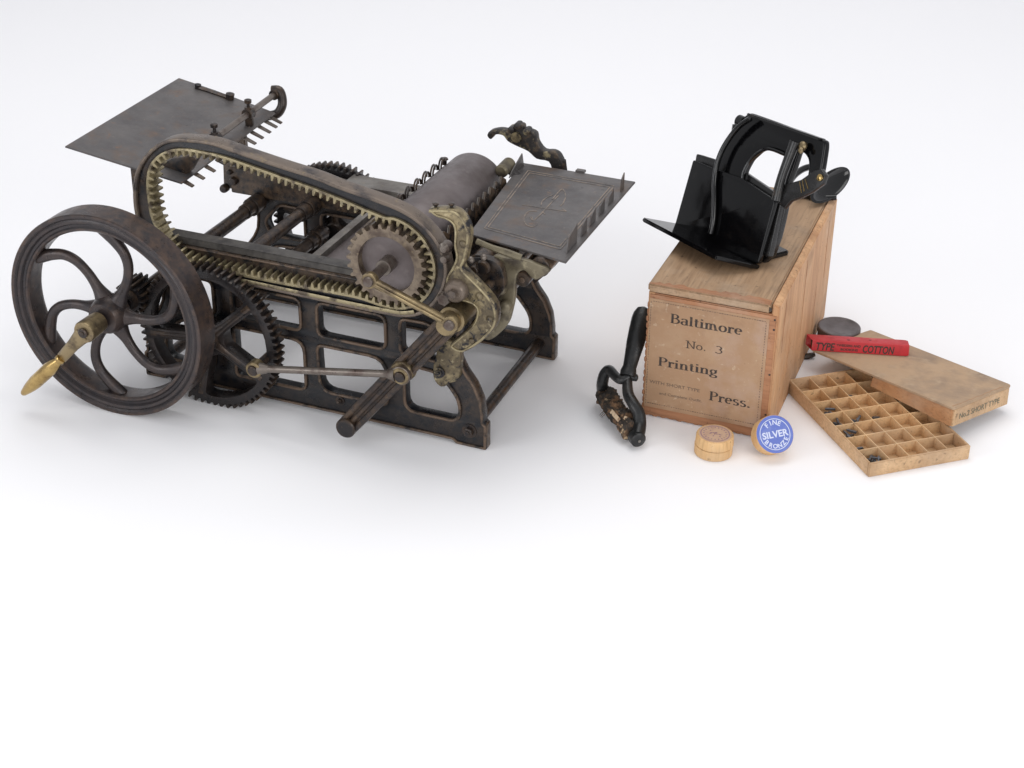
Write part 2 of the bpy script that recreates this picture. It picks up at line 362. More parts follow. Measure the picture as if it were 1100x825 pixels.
def resample(loop, n):
    L = [0]
    for i in range(len(loop)): L.append(L[-1]+(Vector(loop[(i+1) % len(loop)])-Vector(loop[i])).length)
    out = []; j = 0
    for k in range(n):
        s = L[-1]*k/n
        while L[j+1] < s: j += 1
        t = (s-L[j])/max(1e-9, L[j+1]-L[j]); out.append(Vector(loop[j]).lerp(Vector(loop[(j+1) % len(loop)]), t))
    return out, L[-1]
def normals(lp):
    n = len(lp); A = sum(lp[i].x*lp[(i+1) % n].y-lp[(i+1) % n].x*lp[i].y for i in range(n)); s = 1 if A > 0 else -1
    return [Vector((t.y, -t.x))*s for t in [(lp[(i+2) % n]-lp[i-2]).normalized() for i in range(n)]]
def offset(lp, d): return [p+q*d for p, q in zip(lp, normals(lp))]
_, TL = resample(tips, 10); NT = round(TL/.0090); rs, _ = resample(tips, NT*8); nn = normals(rs)
teeth = []
for k in range(NT):
    for f, h in ((0, 1), (2, 1), (3, 0), (5, 0), (6, 1)):
        i = k*8+f; teeth.append(rs[i]+nn[i]*(.0065*h))
base = [p+q*.0098 for p, q in zip(rs, nn)]
def nohigh(lp): return lp
track = part('toothed_track', plate([outer, offset(outer, -.0046)], .020, XZ(YT-.001), .0014, 2), rack_out)
part('track_groove', plate([offset(outer, -.004), [p+q*.009 for p, q in zip(rs[::2], nn[::2])]], .014, XZ(YT+.003), .0004), black_p, track)
part('inner_teeth', plate([base[::2], teeth], .021, XZ(YT), .0005, 1), rack_in, track)
on_ = normals(outer); seg_ = [i for i in range(len(outer)) if on_[i].y < -.9 and outer[i].x > -.40]
ob_ = offset(outer, -.0062); k0 = min(seg_, key=lambda i: outer[i].x); chain = sorted(seg_, key=lambda i: outer[i].x)
part('gilt_edge', sweep([(ob_[i].x, YT-.0012, ob_[i].y) for i in chain], .0024, 8, up=(0, 1, 0), flat=.35), rack_in, track)
# flywheel
FC = Vector((-.4535, -.098, .1325))
R0 = .1325
prof = [(0, .1315), (.0012, R0), (.033, R0), (.0345, .131), (.0345, .113), (.028, .1095), (.006, .1095), (.004, .1112), (.0035, .1135), (.0052, .1155), (.0052, .1185), (.0022, .1205), (.0012, .1235), (.0024, .1255), (.0005, .1275)]
wheel = part('flywheel', merge(lathe(prof, FC, Y, 128, True), lathe([(-.004, .012), (-.003, .0190), (.002, .0218), (.010, .0235), (.024, .0225), (.027, .018), (.0275, .001)], FC, Y, 40)), wheel_m)
for k in range(6):
    th = radians(-3+60*k); pts = []; rr = []
    for r, dth, w in ((.012, -2, .0145), (.022, -1, .0110), (.036, 1, .0070), (.055, 3, .0060), (.074, 8, .0062), (.088, 15, .0066), (.098, 23, .0072), (.1055, 29, .0078), (.1115, 33.5, .0078), (.118, 37, .0060)):
        a = th+radians(dth); pts.append((FC.x+r*cos(a), FC.y+.0165, FC.z+r*sin(a), w))
    sp = spline(pts, 5, False)
    part('curved_spoke', sweep([(q[0], q[1], q[2]) for q in sp], [q[3] for q in sp], 14, up=(0, 1, 0), flat=.9), wheel_m, wheel)
part('drive_shaft', rod((FC.x, -.112, FC.z), (FC.x, .275, FC.z), .0075), iron)
# hand crank
yc = -.134
hub = Vector((FC.x, yc, FC.z)); a0 = at(63, 388, y=yc); g0 = at(70, 381, y=yc-.001); g1 = at(27.5, 420, y=yc-.004)
d = (a0-hub).normalized()
crank = part('crank_handle', merge(lathe([(0, .009), (0, .0130), (.002, .0138), (.022, .0132), (.030, .0125), (.034, .005)], hub+Vector((0, -.004, 0)), Y, 32),
    sweep([hub+d*.004, hub+d*.016, hub+d*.03, a0, a0+d*.004], [.0118, .0095, .0078, .0066, .005], 16, up=(0, 1, 0), flat=.5)), brass_d)
part('set_screw', merge(lathe([(0, .0062), (.0035, .0062), (.0045, .005), (.0046, .001)], hub+Vector((0, -.003, 0)), VIEW, 20), rod(hub+Vector((0, -.006, 0)), hub+Vector((0, -.0088, 0)), .003)), iron, crank)
gl = (g1-g0).length
part('grip', lathe([(0, .003), (.0005, .0058), (.003, .0068), (.005, .0064), (.007, .0048), (.010, .0056), (.018, .0076), (.026, .0088), (gl*.66, .0086), (gl*.76, .0077), (gl*.85, .0064), (gl*.92, .0051), (gl*.965, .0042), (gl*.99, .0030), (gl, .0005)], g0+(g1-g0)*.08, g1-g0, 28), brass, crank)
# big gears
GC = (-.353, .0934)
def big_gear(y0, gx, gz, rot, nm):
    holes = []
    for k in range(5):
        a = rot+2*pi*k/5; w = 2*pi/5
        ri, ro = .024, .081; hw = .0066
        pts = []
        for t in [i/7 for i in range(8)]:
            aa = a+hw/ro+t*(w-2*hw/ro); pts.append((gx+ro*cos(aa), gz+ro*sin(aa)))
        for t in (1, 0):
            aa = a+hw/ri+t*(w-2*hw/ri); pts.append((gx+ri*cos(aa), gz+ri*sin(aa)))
        holes.append(rounded(pts, [.010]+[0]*6+[.010]+[.005, .005], 4))
    g = part(nm, plate([gear_loop((gx, gz), .0965, 64, .006, .02)]+holes, .018, XZ(y0), .0006), iron)
    ribs = []
    for k in range(5):
        a = rot+2*pi*k/5
        ribs.append(sweep([(gx+r*cos(a), y0+.001, gz+r*sin(a)) for r in (.012, .03, .055, .082)], [.006, .0042, .0036, .004], 10, up=(0, 1, 0), flat=.6))
    part('gear_hub', merge(lathe([(-.008, .008), (-.008, .013), (-.006, .0145), (.02, .0165)], (gx, y0, gz), Y, 32), *ribs), iron, g)
    return g
big_gear(-.034, GC[0], GC[1], radians(42), 'drive_gear')
big_gear(.258, -.328, .118, radians(20), 'drive_gear')
part('gear_shaft', rod((GC[0], -.043, GC[1]), (GC[0], .24, GC[1]), .0075), iron)
part('pinion', merge(plate([gear_loop((FC.x, FC.z), .0215, 15, .0055)], .034, XZ(-.045), .0005), lathe([(0, .012), (.02, .014)], (FC.x, -.058, FC.z), Y, 24)), iron)
# cylinder, its pinion and link
part('impression_cylinder', lathe([(0, .030), (.001, .0405), (.003, .0418), (.226, .0418), (.2285, .0405), (.229, .020), (.2292, .001)], (PC.x, .012, PC.y), Y, 96), cyl_m)
dish = plate([gear_loop(PC, .0500, 27, .0052, .08), circ(PC, .0352, 64)], .026, XZ(-.022), .0006)
pg = part('cylinder_gear', merge(dish, lathe([(0, .038), (.001, .006)], (PC.x, -.004, PC.y), Y, 48), lathe([(0, .0505), (.010, .0505), (.0102, .02)], (PC.x, .0045, PC.y), Y, 48)), rack_in)
pg.data.materials[0] = ring_m
part('gear_dish', lathe([(.0, .0351), (.009, .0351), (.010, .032), (.0085, .012), (.0035, .0105), (.0035, .001)], (PC.x, -.0120, PC.y), Y, 64), cyl_m, pg)
part('cylinder_shaft', merge(rod((PC.x, -.064, PC.y), (PC.x, .01, PC.y), .0062), rod((PC.x, -.030, PC.y), (PC.x, -.008, PC.y), .0095)), steel_b)
part('shaft_end', rod((PC.x, .235, PC.y), (PC.x, .262, PC.y), .011), steel_b)
def eye_bar(name, A, B, ra, rb, w, th, mt, round_=False):
    d = (B-A).normalized(); yy = A.y
    loop = []
    n = Vector((-d.z, d.x)); D = Vector((d.x, d.z)); a = Vector((A.x, A.z)); b = Vector((B.x, B.z))
    def arc(c, r, s):
        a0 = math.asin(min(.95, w/2/r)); base = atan2(s*D.y, s*D.x)
        return [c+Vector((cos(base+t), sin(base+t)))*r for t in [a0+(2*pi-2*a0)*k/16 for k in range(17)]]
    loop = arc(a, ra, 1)+arc(b, rb, -1)
    ms = []
    if round_:
        ms.append(rod(A+d*ra*.8+Vector((0, th/2, 0)), B-d*rb*.8+Vector((0, th/2, 0)), w/2, 18))
        for c, r in ((A, ra), (B, rb)): ms.append(lathe([(0, r*.5), (0, r*.85), (.0012, r), (th-.001, r), (th, r*.9)], c, Y, 28))
        ms.append(sweep([A+d*ra*.6+Vector((0, th/2, 0)), A+d*ra*1.9+Vector((0, th/2, 0))], [ra*.8, w/2], 14)); ms.append(sweep([B-d*rb*.6+Vector((0, th/2, 0)), B-d*rb*1.9+Vector((0, th/2, 0))], [rb*.8, w/2], 14))
    else:
        ms.append(plate([loop], th, XZ(yy), .0012)); off = Vector((0, -.0012, 0))
        ms.append(sweep([A+d*ra+off, B-d*rb+off], .0016, 8))
    return part(name, merge(*ms), mt)
A = Vector((PC.x, -.066, PC.y)); B = at(483, 349, y=-.066)
lk = eye_bar('link_arm', A, B, .0095, .0095, .0085, .008, brass_d)
for c in (A, B): part('pivot_pin', lathe([(-.004, .0055), (-.003, .0062), (.001, .0062)], c, Y, 24), steel_b, lk)
A = Vector((-.2745, -.062, .0813)); B = Vector((-.0815, -.062, .1155))
cr = eye_bar('connecting_rod', A, B, .0100, .0115, .0088, .010, steel_b, True); 
for c in (A, B):
    part('pivot_pin', lathe([(-.004, .0050), (-.003, .0062), (.001, .0064)], c, Y, 24), iron, cr)
    part('brass_eye', lathe([(-.0012, .0070), (-.0012, .0092), (.0, .0104), (.0112, .0104), (.0112, .007)], c, Y, 32, True), brass_d, cr)
part('crank_stud', rod((A.x, -.055, A.z), (A.x, -.02, A.z), .006), iron)
# rocking lever
T0 = Vector((-.1575, -.050, .0250)); T1 = Vector((-.026, -.048, .190)); d = (T1-T0).normalized(); nrm = Vector((-d.z, 0, d.x))
lev = []
q = [T0-nrm*.0105, T0+nrm*.0105, T1+nrm*.0125, T1-nrm*.0125]
lev.append(prism(q, (0, .010, 0), .0025))
for s, w in ((-.0085, .0038), (.0085, .0038), (0, .0030)):
    lev.append(sweep([T0+nrm*s+Vector((0, -.001, 0)), T0+nrm*s*1.06+d*.03+Vector((0, -.0015, 0)), T1+nrm*s*1.1+Vector((0, -.001, 0))], w, 10))
lever = part('rocking_lever', merge(*lev), iron)
part('lever_hub', lathe([(-.008, .008), (-.0082, .0112), (-.0065, .0125), (.026, .0125), (.027, .009), (.042, .0085)], T0, Y, 36), iron, lever)
part('boss', lathe([(-.008, .0125), (-.006, .0138), (.004, .0145)], Vector((-.0835, -.048, .1165)), Y, 32), brass_d, lever)
part('pivot_boss', merge(lathe([(-.014, .0060), (-.014, .0100), (-.011, .0122), (.005, .0125), (.006, .0155), (.022, .0155), (.05, .0155)], T1, Y, 32)), brass_d, lever)
# near and far bracket arms
armpx = [(460, 225.5), (474, 224.5), (489, 226.5), (499, 236), (504.5, 254), (500, 280), (497.5, 289), (512, 304), (528, 322), (533.5, 336), (532, 351), (521, 364), (506, 375), (494, 379), (483, 371), (497, 358), (507, 348), (511.5, 336), (509, 329), (500, 325), (487, 322), (479, 312), (479, 298), (485, 287), (489, 276), (487, 264), (487.5, 250), (486, 242), (480, 237), (470, 234), (464, 230)]
arm = part('bracket_arm', plate([[Vector(p) for p in spline(px(armpx, -.030), 4)]], .014, XZ(-.030), .003, 3), gold_worn)
ae = offset([Vector(q) for q in spline(px(armpx, -.030), 4)], -.0024)
part('raised_edge', sweep([(q.x, -.0302, q.y) for q in ae], .0014, 8, True, up=(0, 1, 0)), rack_in, arm)
for x_, y_, r_ in ((497, 262, .0042), (515, 318, .0045), (526, 343, .0042), (507, 366, .0038)): part('rivet_boss', lathe([(-.0028, .0005), (-.0022, r_*.7), (-.0008, r_), (.001, r_*1.15)], at(x_, y_, y=-.030), Y, 18), gold_worn, arm)
part('arm_pivot', merge(lathe([(-.008, .006), (-.008, .0105), (-.006, .0125), (.004, .0145)], at(490, 312, y=-.032), Y, 28), lathe([(-.013, .003), (-.013, .0052), (-.008, .006)], at(490, 312, y=-.032), Y, 6)), rack_out, arm)
part('arm_pivot', lathe([(-.006, .004), (-.006, .0075), (0, .009)], at(478, 320, y=-.034), Y, 6), steel_b, arm)
for x, y in ((468, 226), (485, 226)):
    p = at(x, y, y=-.023); part('thumb_screw', lathe([(-.004, .0018), (.006, .0018), (.0065, .0032), (.0085, .0038), (.009, .002)], p, (0, 0, 1), 14), iron, arm)
p = at(479, 265, y=-.012); part('round_nut', merge(lathe([(-.008, .004), (-.006, .0068), (0, .0074), (.006, .006)], p, Y, 20), lathe([(-.006, .004), (-.004, .0050), (0, .006)], p+Vector((.001, -.004, -.012)), Y, 20)), steel_b)
footpx = [(470, 372), (482, 366), (493, 376), (494, 392), (492, 408), (484, 412), (474, 416), (466, 408), (465, 394), (468, 382)]
cap = part('foot_bracket', plate([[Vector(p) for p in spline(px(footpx, -.010), 4)]], .012, XZ(-.010), .002, 2), gold_worn)
part('hex_nut', bolt(at(472, 400, y=-.011), VIEW, .0045, .003), gold_worn, cap)
farpx = [(526, 141), (536, 139), (545, 140), (548.5, 137), (552, 139), (556, 134), (561.5, 135), (563, 140), (567, 140), (575, 144), (577, 153), (584, 162), (594, 163), (601, 168), (605, 181), (594, 184), (589, 174), (576, 171), (567, 163), (554, 157), (545, 152), (540, 146), (532, 145), (527, 150), (523, 146)]
fa = part('bracket_arm', plate([[Vector(p) for p in spline(px(farpx, .292), 3)]], .012, XZ(.292), .002, 2), gold_worn, label='far bracket arm rising above the feed board')
fa.data.materials[0] = gold_dark
for x, y in ((549.5, 139), (556, 135), (566, 141)): part('knob', lathe([(-.004, .002), (-.003, .0045), (.008, .0045), (.012, .003)], at(x, y, y=.290), Y, 14), gold_dark, fa)
part('arm_pivot', lathe([(-.003, .004), (-.003, .007), (.014, .007)], at(555, 147, y=.292), Y, 20), gold_worn, fa)
part('arm_post', sweep([at(601, 172, y=.298), at(603, 184, y=.298), Vector((at(603, 184, y=.298).x, .285, .20)), Vector((.0, .245, .16))], [.009, .0085, .0085, .008], 12, up=(0, 1, 0), flat=.6), gold_dark, fa)
q = at(545, 178, y=.245); part('bearing_cap', merge(lathe([(-.022, .006), (-.020, .0085), (.006, .009), (.008, .004)], q, Y, 24)), olive)
part('bearing_arm', sweep([q, at(556, 190, y=.245), at(570, 215, y=.245), at(575, 260, y=.240)], [.007, .006, .008, .010], 12, up=(0, 1, 0)), gold_dark)
# ink rollers and plates below the feed board
brpx = [(529, 276), (545, 278), (560, 279), (575, 284), (590, 291), (583, 297), (575, 301), (569, 297), (563, 291), (556, 294), (553.5, 304), (553, 318), (550, 334), (546, 347), (537, 358), (525, 366), (519, 361), (531, 351), (537, 338), (538, 327), (532, 318), (529, 300)]
bp_ = part('roller_bracket', plate([[Vector(p) for p in spline(px(brpx, .020), 4)]], .008, XZ(.020), .002, 2), olive)
for x, y, r in ((538, 309, .0078), (544, 328, .0078)):
    part('round_boss', lathe([(-.010, .0016), (-.0095, .005), (-.008, r-.001), (-.006, r), (.004, r)], at(x, y, y=.020), Y, 24), olive, bp_)
for x, y, r in ((514, 285, .0125), (504, 318, .015), (528, 303, .013), (575, 293, .0115), (556, 306, .009), (512, 345, .010)):
    p = at(x, y, y=.012)
    part('ink_roller', merge(rod((p.x, .012 if x < 530 else .026, p.z), (p.x, .228, p.z), r, 28), rod((p.x, -.004 if x < 530 else .024, p.z), (p.x, .232, p.z), r*.4)), black_p)
part('roller_end', lathe([(-.004, .003), (-.004, .0075), (0, .009)], at(519, 287, y=.004), Y, 20), iron)
for x, y, r in ((506, 279, .0042), (504, 291, .004), (512, 300, .0045), (520, 276, .0038)):
    part('round_head_screw', lathe([(-.005, .001), (-.004, r*.7), (-.002, r), (0, r)], at(x, y, y=-.004), Y, 16), steel_b)
part('support_bar', sweep([at(512, 259, y=.01), at(528, 266, y=.01), at(546, 272, y=.01), at(560, 277, y=.012)], [.0035, .0035, .0045, .004], 10), olive)
part('bearing_plate', plate([rounded([(-.036, .19), (.0, .185), (.018, .215), (.012, .243), (-.012, .248), (-.036, .24)], .01)], .012, XZ(.010), .001), black_p)
part('bearing_plate', plate([rounded([(-.036, .10), (.0, .14), (.02, .185), (.018, .225), (.012, .243), (-.012, .248), (-.036, .24)], .01)], .012, XZ(.236), .001), black_p)
part('ink_pan', box(I4, -.03, .012, .02, .225, .222, .238, .002), iron)
# gripper strips along the cylinder
pts = []; n = 22
for k in range(n+1):
    yy = .022+.195*k/n
    pts.append((-.0655-(.002 if k % 2 else 0), yy, .254+(.007 if k % 2 else 0)))
z0 = .235
bm = bmesh.new(); top = [bm.verts.new(p) for p in pts]; bot = [bm.verts.new((p[0]+.003, p[1], z0)) for p in pts]
top2 = [bm.verts.new((p[0]+.0015, p[1], p[2])) for p in pts]; bot2 = [bm.verts.new((p[0]+.0045, p[1], z0)) for p in pts]
for i in range(n):
    bm.faces.new((top[i], top[i+1], bot[i+1], bot[i])); bm.faces.new((top2[i], top2[i+1], bot2[i+1], bot2[i])); bm.faces.new((top[i], top[i+1], top2[i+1], top2[i]))
me = bm_mesh(bm)
gs = part('gripper_strip', me, black_p, sharp=20)
part('wavy_wire', sweep(spline([(q[0]-.0012, q[1], q[2]-.001) for q in pts], 3, False), .0007, 6), bright, gs)
gr = part('gripper_row', rod((PC.x-.037, .022, PC.y+.020), (PC.x-.037, .236, PC.y+.020), .0022), iron)
ms = []
for k in range(8):
    yy = .045+.025*k; c = Vector((PC.x-.037, yy, PC.y+.027)); rr = .0095
    for dx in (-.0016, .0016):
        ms.append(sweep([c+Vector((dx-.25*rr*cos(a), rr*cos(a)*1.25, rr*sin(a)*.8)) for a in [radians(t) for t in range(-20, 201, 20)]], .0013, 6))
part('finger', merge(*ms), iron, gr)
part('thumb_screw', lathe([(0, .003), (.006, .003), (.007, .005), (.009, .004)], (PC.x-.037, .228, PC.y+.024), (0, 0, 1), 14), iron, gr)
# feed board on the right
ZB = .252
fb = [at(503.6, 251, z=ZB), at(608, 281.5, z=ZB), at(682.6, 195, z=ZB), at(560.5, 174.5, z=ZB)]
board = part('feed_board', prism(fb[::1], (0, 0, -.0025), .0006), tin)
def onb(u, v): return (fb[0].lerp(fb[1], u)).lerp(fb[3].lerp(fb[2], u), v)+Vector((0, 0, .0003))
def ob(x, y): return at(x, y, z=ZB+.0003)
gl_ = []
for o in (.10, .125):
    for a, b in (((o, o), (1-o-.03, o)), ((1-o-.03, o), (1-o-.03, 1-o)), ((1-o-.03, 1-o), (o, 1-o)), ((o, 1-o), (o, o))):
        gl_.append(sweep([onb(*a), onb(*b)], .0008, 6, up=(0, 0, 1), flat=.4))
def bx(p): return ob(490+p[0]*.1909, 170+p[1]*.1909)
for ln in ([(372, 262), (440, 272), (520, 285), (620, 298)], [(575, 210), (530, 255), (480, 310), (435, 352)], [(540, 232), (585, 180), (605, 180), (616, 215), (600, 255), (585, 268)],
           [(455, 298), (405, 300), (382, 335), (392, 372), (430, 385), (455, 372)], [(478, 268), (485, 240), (520, 215), (545, 205)], [(415, 330), (430, 350), (448, 340)], [(484, 300), (500, 315)], [(620, 298), (600, 285)], [(435, 352), (425, 330)]):
    gl_.append(sweep([bx(p) for p in (spline(ln, 5, False) if len(ln) > 2 else ln)], .0008, 6, up=(0, 0, 1), flat=.4))
part('painted_ornament', merge(*gl_), gilt, board)
e = (fb[2]-fb[1]).normalized(); inw = Vector((-1, 0, 0))
for t, h, w in ((.15, .024, .034), (.315, .018, .019), (.435, .018, .020), (.565, .017, .020), (.70, .016, .020), (.875, .021, .013)):
    c = fb[1].lerp(fb[2], t)+inw*.008
    part('stop_tab', prism([c-e*w*.5, c+e*w*.5, c+e*w*.5+Vector((0, 0, h)), c-e*w*.34+Vector((0, 0, h*.72))], (.0015, 0, 0), .0004), tin, board)
c = fb[3]+Vector((.004, -.006, 0)); part('stop_tab', prism([c, c-e*.050, c-e*.042+Vector((0, 0, .006)), c-e*.006+Vector((0, 0, .018))], (.0015, 0, 0), .0004), tin, board)
c = fb[3].lerp(fb[2], .52); part('stop_tab', box(Matrix.Translation(c), -.006, .006, -.002, .006, -.001, .0025, .0006), tin, board)
part('board_rib', box(Matrix.Translation(fb[0].lerp(fb[2], .5)), -.07, -.005, -.11, .11, -.020, -.003, .002), black_p, board)
# delivery board on the left
n_ = Vector((.17, 0, 1)).normalized(); P0 = Vector((-.575, 0, .293))
def od(x, y, up=0): return atp(x, y, P0+n_*up, n_)
db = [od(69.5, 157), od(192, 83.5), None, None]
def dz(x, y, up=0): return Vector((x, y, .293-.17*(x+.575)))+n_*up
c3 = od(296, 121); c2 = od(258.5, 153.7)
nr = Vector((c2.x+.0, db[0].y+.004, 0)); nr = dz(c2.x+.002, db[0].y+.010)
db[2] = c3; db[3] = nr
dboard = part('delivery_board', prism([db[0], db[1], od(232, 97), db[2], db[3]], n_*-.0022, .0006), tin)
e2 = (c3-c2).normalized()
for k, (x, y) in enumerate(((258, 154), (266, 148), (274, 142), (282, 136), (289, 130.5), (294, 126))):
    a = od(x-4, y-1, -.004); b = a+Vector((.019, -.003, -.005))
    part('delivery_finger', prism([a+Vector((0, -.004, 0)), b+Vector((0, -.003, 0)), b+Vector((0, .003, 0)), a+Vector((0, .004, 0))], (0, 0, -.0018), .0003), steel_b, dboard)
for t in (.10, .28, .46, .64, .82):
    a = nr.lerp(c2, t)+Vector((-.006, 0, -.003)); b = a+Vector((.014, -.002, -.004))
    part('delivery_finger', prism([a+Vector((0, -.004, 0)), b+Vector((0, -.003, 0)), b+Vector((0, .003, 0)), a+Vector((0, .004, 0))], (0, 0, -.0018), .0003), rack_out, dboard)
a = od(212.5, 93.5, .002); b = od(247, 105, .002)
part('sheet_stop', merge(sweep([a, a.lerp(b, .5), b], [.0030, .0026, .0034], 8), lathe([(-.002, .004), (.004, .0045), (.005, .002)], a, n_, 14), lathe([(-.002, .0055), (.006, .006), (.007, .003)], b, n_, 14)), iron, dboard)
ra = od(232, 148, .018); rb = ra+Vector((0, 1, 0))*0
ra = od(228, 151, .010); rb = od(296, 104, .016); rb.x = ra.x; rb = Vector((ra.x-.004, .262, rb.z))
ra = at(229, 150, z=.285); rb = at(295, 101.5, z=.285)
part('guide_bar', rod(ra, rb, .0042, 18), steel_b)
for t in (.03, .56):
    c = ra.lerp(rb, t)
    cl = part('clamp', merge(rod(c-Vector((0, .006, 0)), c+Vector((0, .006, 0)), .0078, 20), lathe([(-.020, .003), (-.016, .0055), (.0, .006), (.009, .005)], c, (0, 0, 1), 16)), iron)
    part('thumb_screw', lathe([(.008, .0022), (.014, .0022), (.015, .0048), (.019, .0050), (.020, .003)], c, (0, 0, 1), 12), iron, cl)
c = ra.lerp(rb, .53)
part('wire_finger', sweep([c+Vector((.003, 0, -.016)), c+Vector((0, -.01, -.022)), c+Vector((-.01, -.02, -.02)), c+Vector((-.014, -.03, -.014))], .0009, 6), steel_b)
part('bar_bracket', sweep([Vector(q) for q in spline([rb+Vector((-.006, .004, .004)), rb+Vector((.004, .006, .004)), rb+Vector((.009, .004, -.006)), rb+Vector((.010, 0, -.016)), rb+Vector((.004, -.004, -.026)), rb+Vector((-.010, -.008, -.030))], 5, False)], [.0065]*26, 12), iron)
part('bar_bracket', rod(rb+Vector((0, -.004, 0)), rb+Vector((0, .009, 0)), .0072, 18), iron)
# board supports
part('board_support', prism([at(139.5, 180, y=.03), at(150, 184, y=.03), at(160, 236, y=.03), at(146, 240, y=.03)], (0, .008, 0), .001), black_p)
sp_ = [(165, 181), (180, 186), (190, 193), (203, 185), (211, 171), (205, 166), (185, 170)]
part('board_support', plate([[Vector(p) for p in px(sp_, .05)]], .012, XZ(.05), .001), black_p)
part('board_support', merge(plate([[Vector(p) for p in px([(239, 172), (268, 178), (275, 207), (262, 206), (247, 203), (240, 201)], .238)]], .020, XZ(.238), .002),
     prism([at(250, 140, y=.245), at(262, 142, y=.245), at(266, 185, y=.245), at(252, 185, y=.245)], (0, .008, 0), .001)), black_p)
for x, y, r in ((243, 201, .006), (253, 193, .006), (249, 183, .004)):
    part('round_head_screw', lathe([(-.010, .001), (-.0095, r*.8), (-.007, r), (0, r)], at(x, y, y=.232), Y, 16), iron)
# ------------------------------------------------------------------ lettering
def font_mesh(txt, M, width=None, size=.01, bold=0, shear=0, align='LEFT', ext=.00008):
    cu = bpy.data.curves.new('t', 'FONT'); cu.body = txt; cu.size = size; cu.extrude = ext; cu.shear = shear; cu.align_x = align; cu.offset = bold; cu.resolution_u = 3
    o = bpy.data.objects.new('t', cu); COL.objects.link(o)
    me = bpy.data.meshes.new_from_object(o.evaluated_get(bpy.context.evaluated_depsgraph_get()))
    bpy.data.objects.remove(o); bpy.data.curves.remove(cu); me.materials.clear()
    if width:
        xs = [v.co.x for v in me.vertices]; s = width/(max(xs)-min(xs)); me.transform(Matrix.Diagonal((s, 1, 1, 1)))
    me.transform(M); return me
# an old display roman: each stroke is swept with a broad nib, then given bracketed serifs
def E_(cx, cy, rx, ry, a, b, n=14): return [(cx+rx*cos(radians(a+(b-a)*k/n)), cy+ry*sin(radians(a+(b-a)*k/n))) for k in range(n+1)]
def st(x, y0, y1): return [(x, y0), (x, y1)]
SER = lambda x, y: ('s', x, y)
GL = {
 'B': (.78, [st(.16, 0, 1), [(.02, .985), (.30, .985)]+E_(.32, .77, .26, .215, 90, -90)+[(.16, .555)], [(.30, .54)]+E_(.33, .28, .34, .265, 90, -90)+[(.02, .015)]]),
 'P': (.70, [st(.16, 0, 1), [(.02, .985), (.30, .985)]+E_(.32, .74, .30, .245, 90, -90)+[(.16, .495)], SER(.16, 0)]),
 'N': (.86, [[(.14, 0), (.14, .98)], [(.10, .98), (.70, .02)], [(.72, .02), (.72, 1)], SER(.14, 0), SER(.72, .97), SER(.10, .97)]),
 'a': (.60, [E_(.26, .50, .19, .15, 165, 0)+[(.45, .14), (.50, .03), (.57, .06)], E_(.26, .18, .20, .175, 60, 340)]),
 'l': (.34, [st(.16, 0, 1), SER(.16, 0), [(.04, .97), (.16, .99)]]),
 't': (.42, [[(.18, .86), (.18, .16)]+E_(.29, .14, .11, .12, 180, 310), [(.03, .63), (.36, .63)]]),
 'i': (.34, [st(.16, 0, .64), SER(.16, 0), [(.04, .61), (.16, .64)], ('d', .16, .88)]),
 'm': (1.04, [st(.16, 0, .64), [(.16, .45)]+E_(.32, .47, .15, .17, 150, 0)+[(.47, 0)], [(.47, .45)]+E_(.63, .47, .15, .17, 150, 0)+[(.78+.10, 0)], SER(.16, 0), SER(.47, 0), SER(.88, 0), [(.04, .61), (.16, .64)]]),
 'n': (.72, [st(.16, 0, .64), [(.16, .45)]+E_(.36, .47, .18, .17, 150, 0)+[(.54, 0)], SER(.16, 0), SER(.54, 0), [(.04, .61), (.16, .64)]]),
 'o': (.64, [E_(.32, .32, .24, .31, 0, 360, 24)]),
 'r': (.50, [st(.16, 0, .64), [(.16, .42)]+E_(.36, .46, .15, .16, 160, 50), SER(.16, 0), [(.04, .61), (.16, .64)], ('d', .43, .55)]),
 'e': (.60, [[(.08, .36), (.50, .36)]+E_(.30, .33, .215, .30, 10, 310, 22)]),
 'g': (.64, [E_(.28, .43, .19, .20, 0, 360, 20), [(.18, .26), (.12, .17), (.20, .10)]+E_(.30, -.10, .22, .15, 90, -60)+E_(.28, -.10, .22, .15, -90, -260), [(.42, .56), (.56, .64)]]),
 's': (.54, [E_(.27, .49, .17, .145, 30, 250, 14)+E_(.25, .165, .19, .16, 80, -150, 14)]),
 '3': (.60, [E_(.28, .74, .19, .22, 140, -80, 14), E_(.27, .28, .23, .26, 80, -145, 16)]),
 '.': (.34, [('d', .14, .07)]), ' ': (.55, [])}
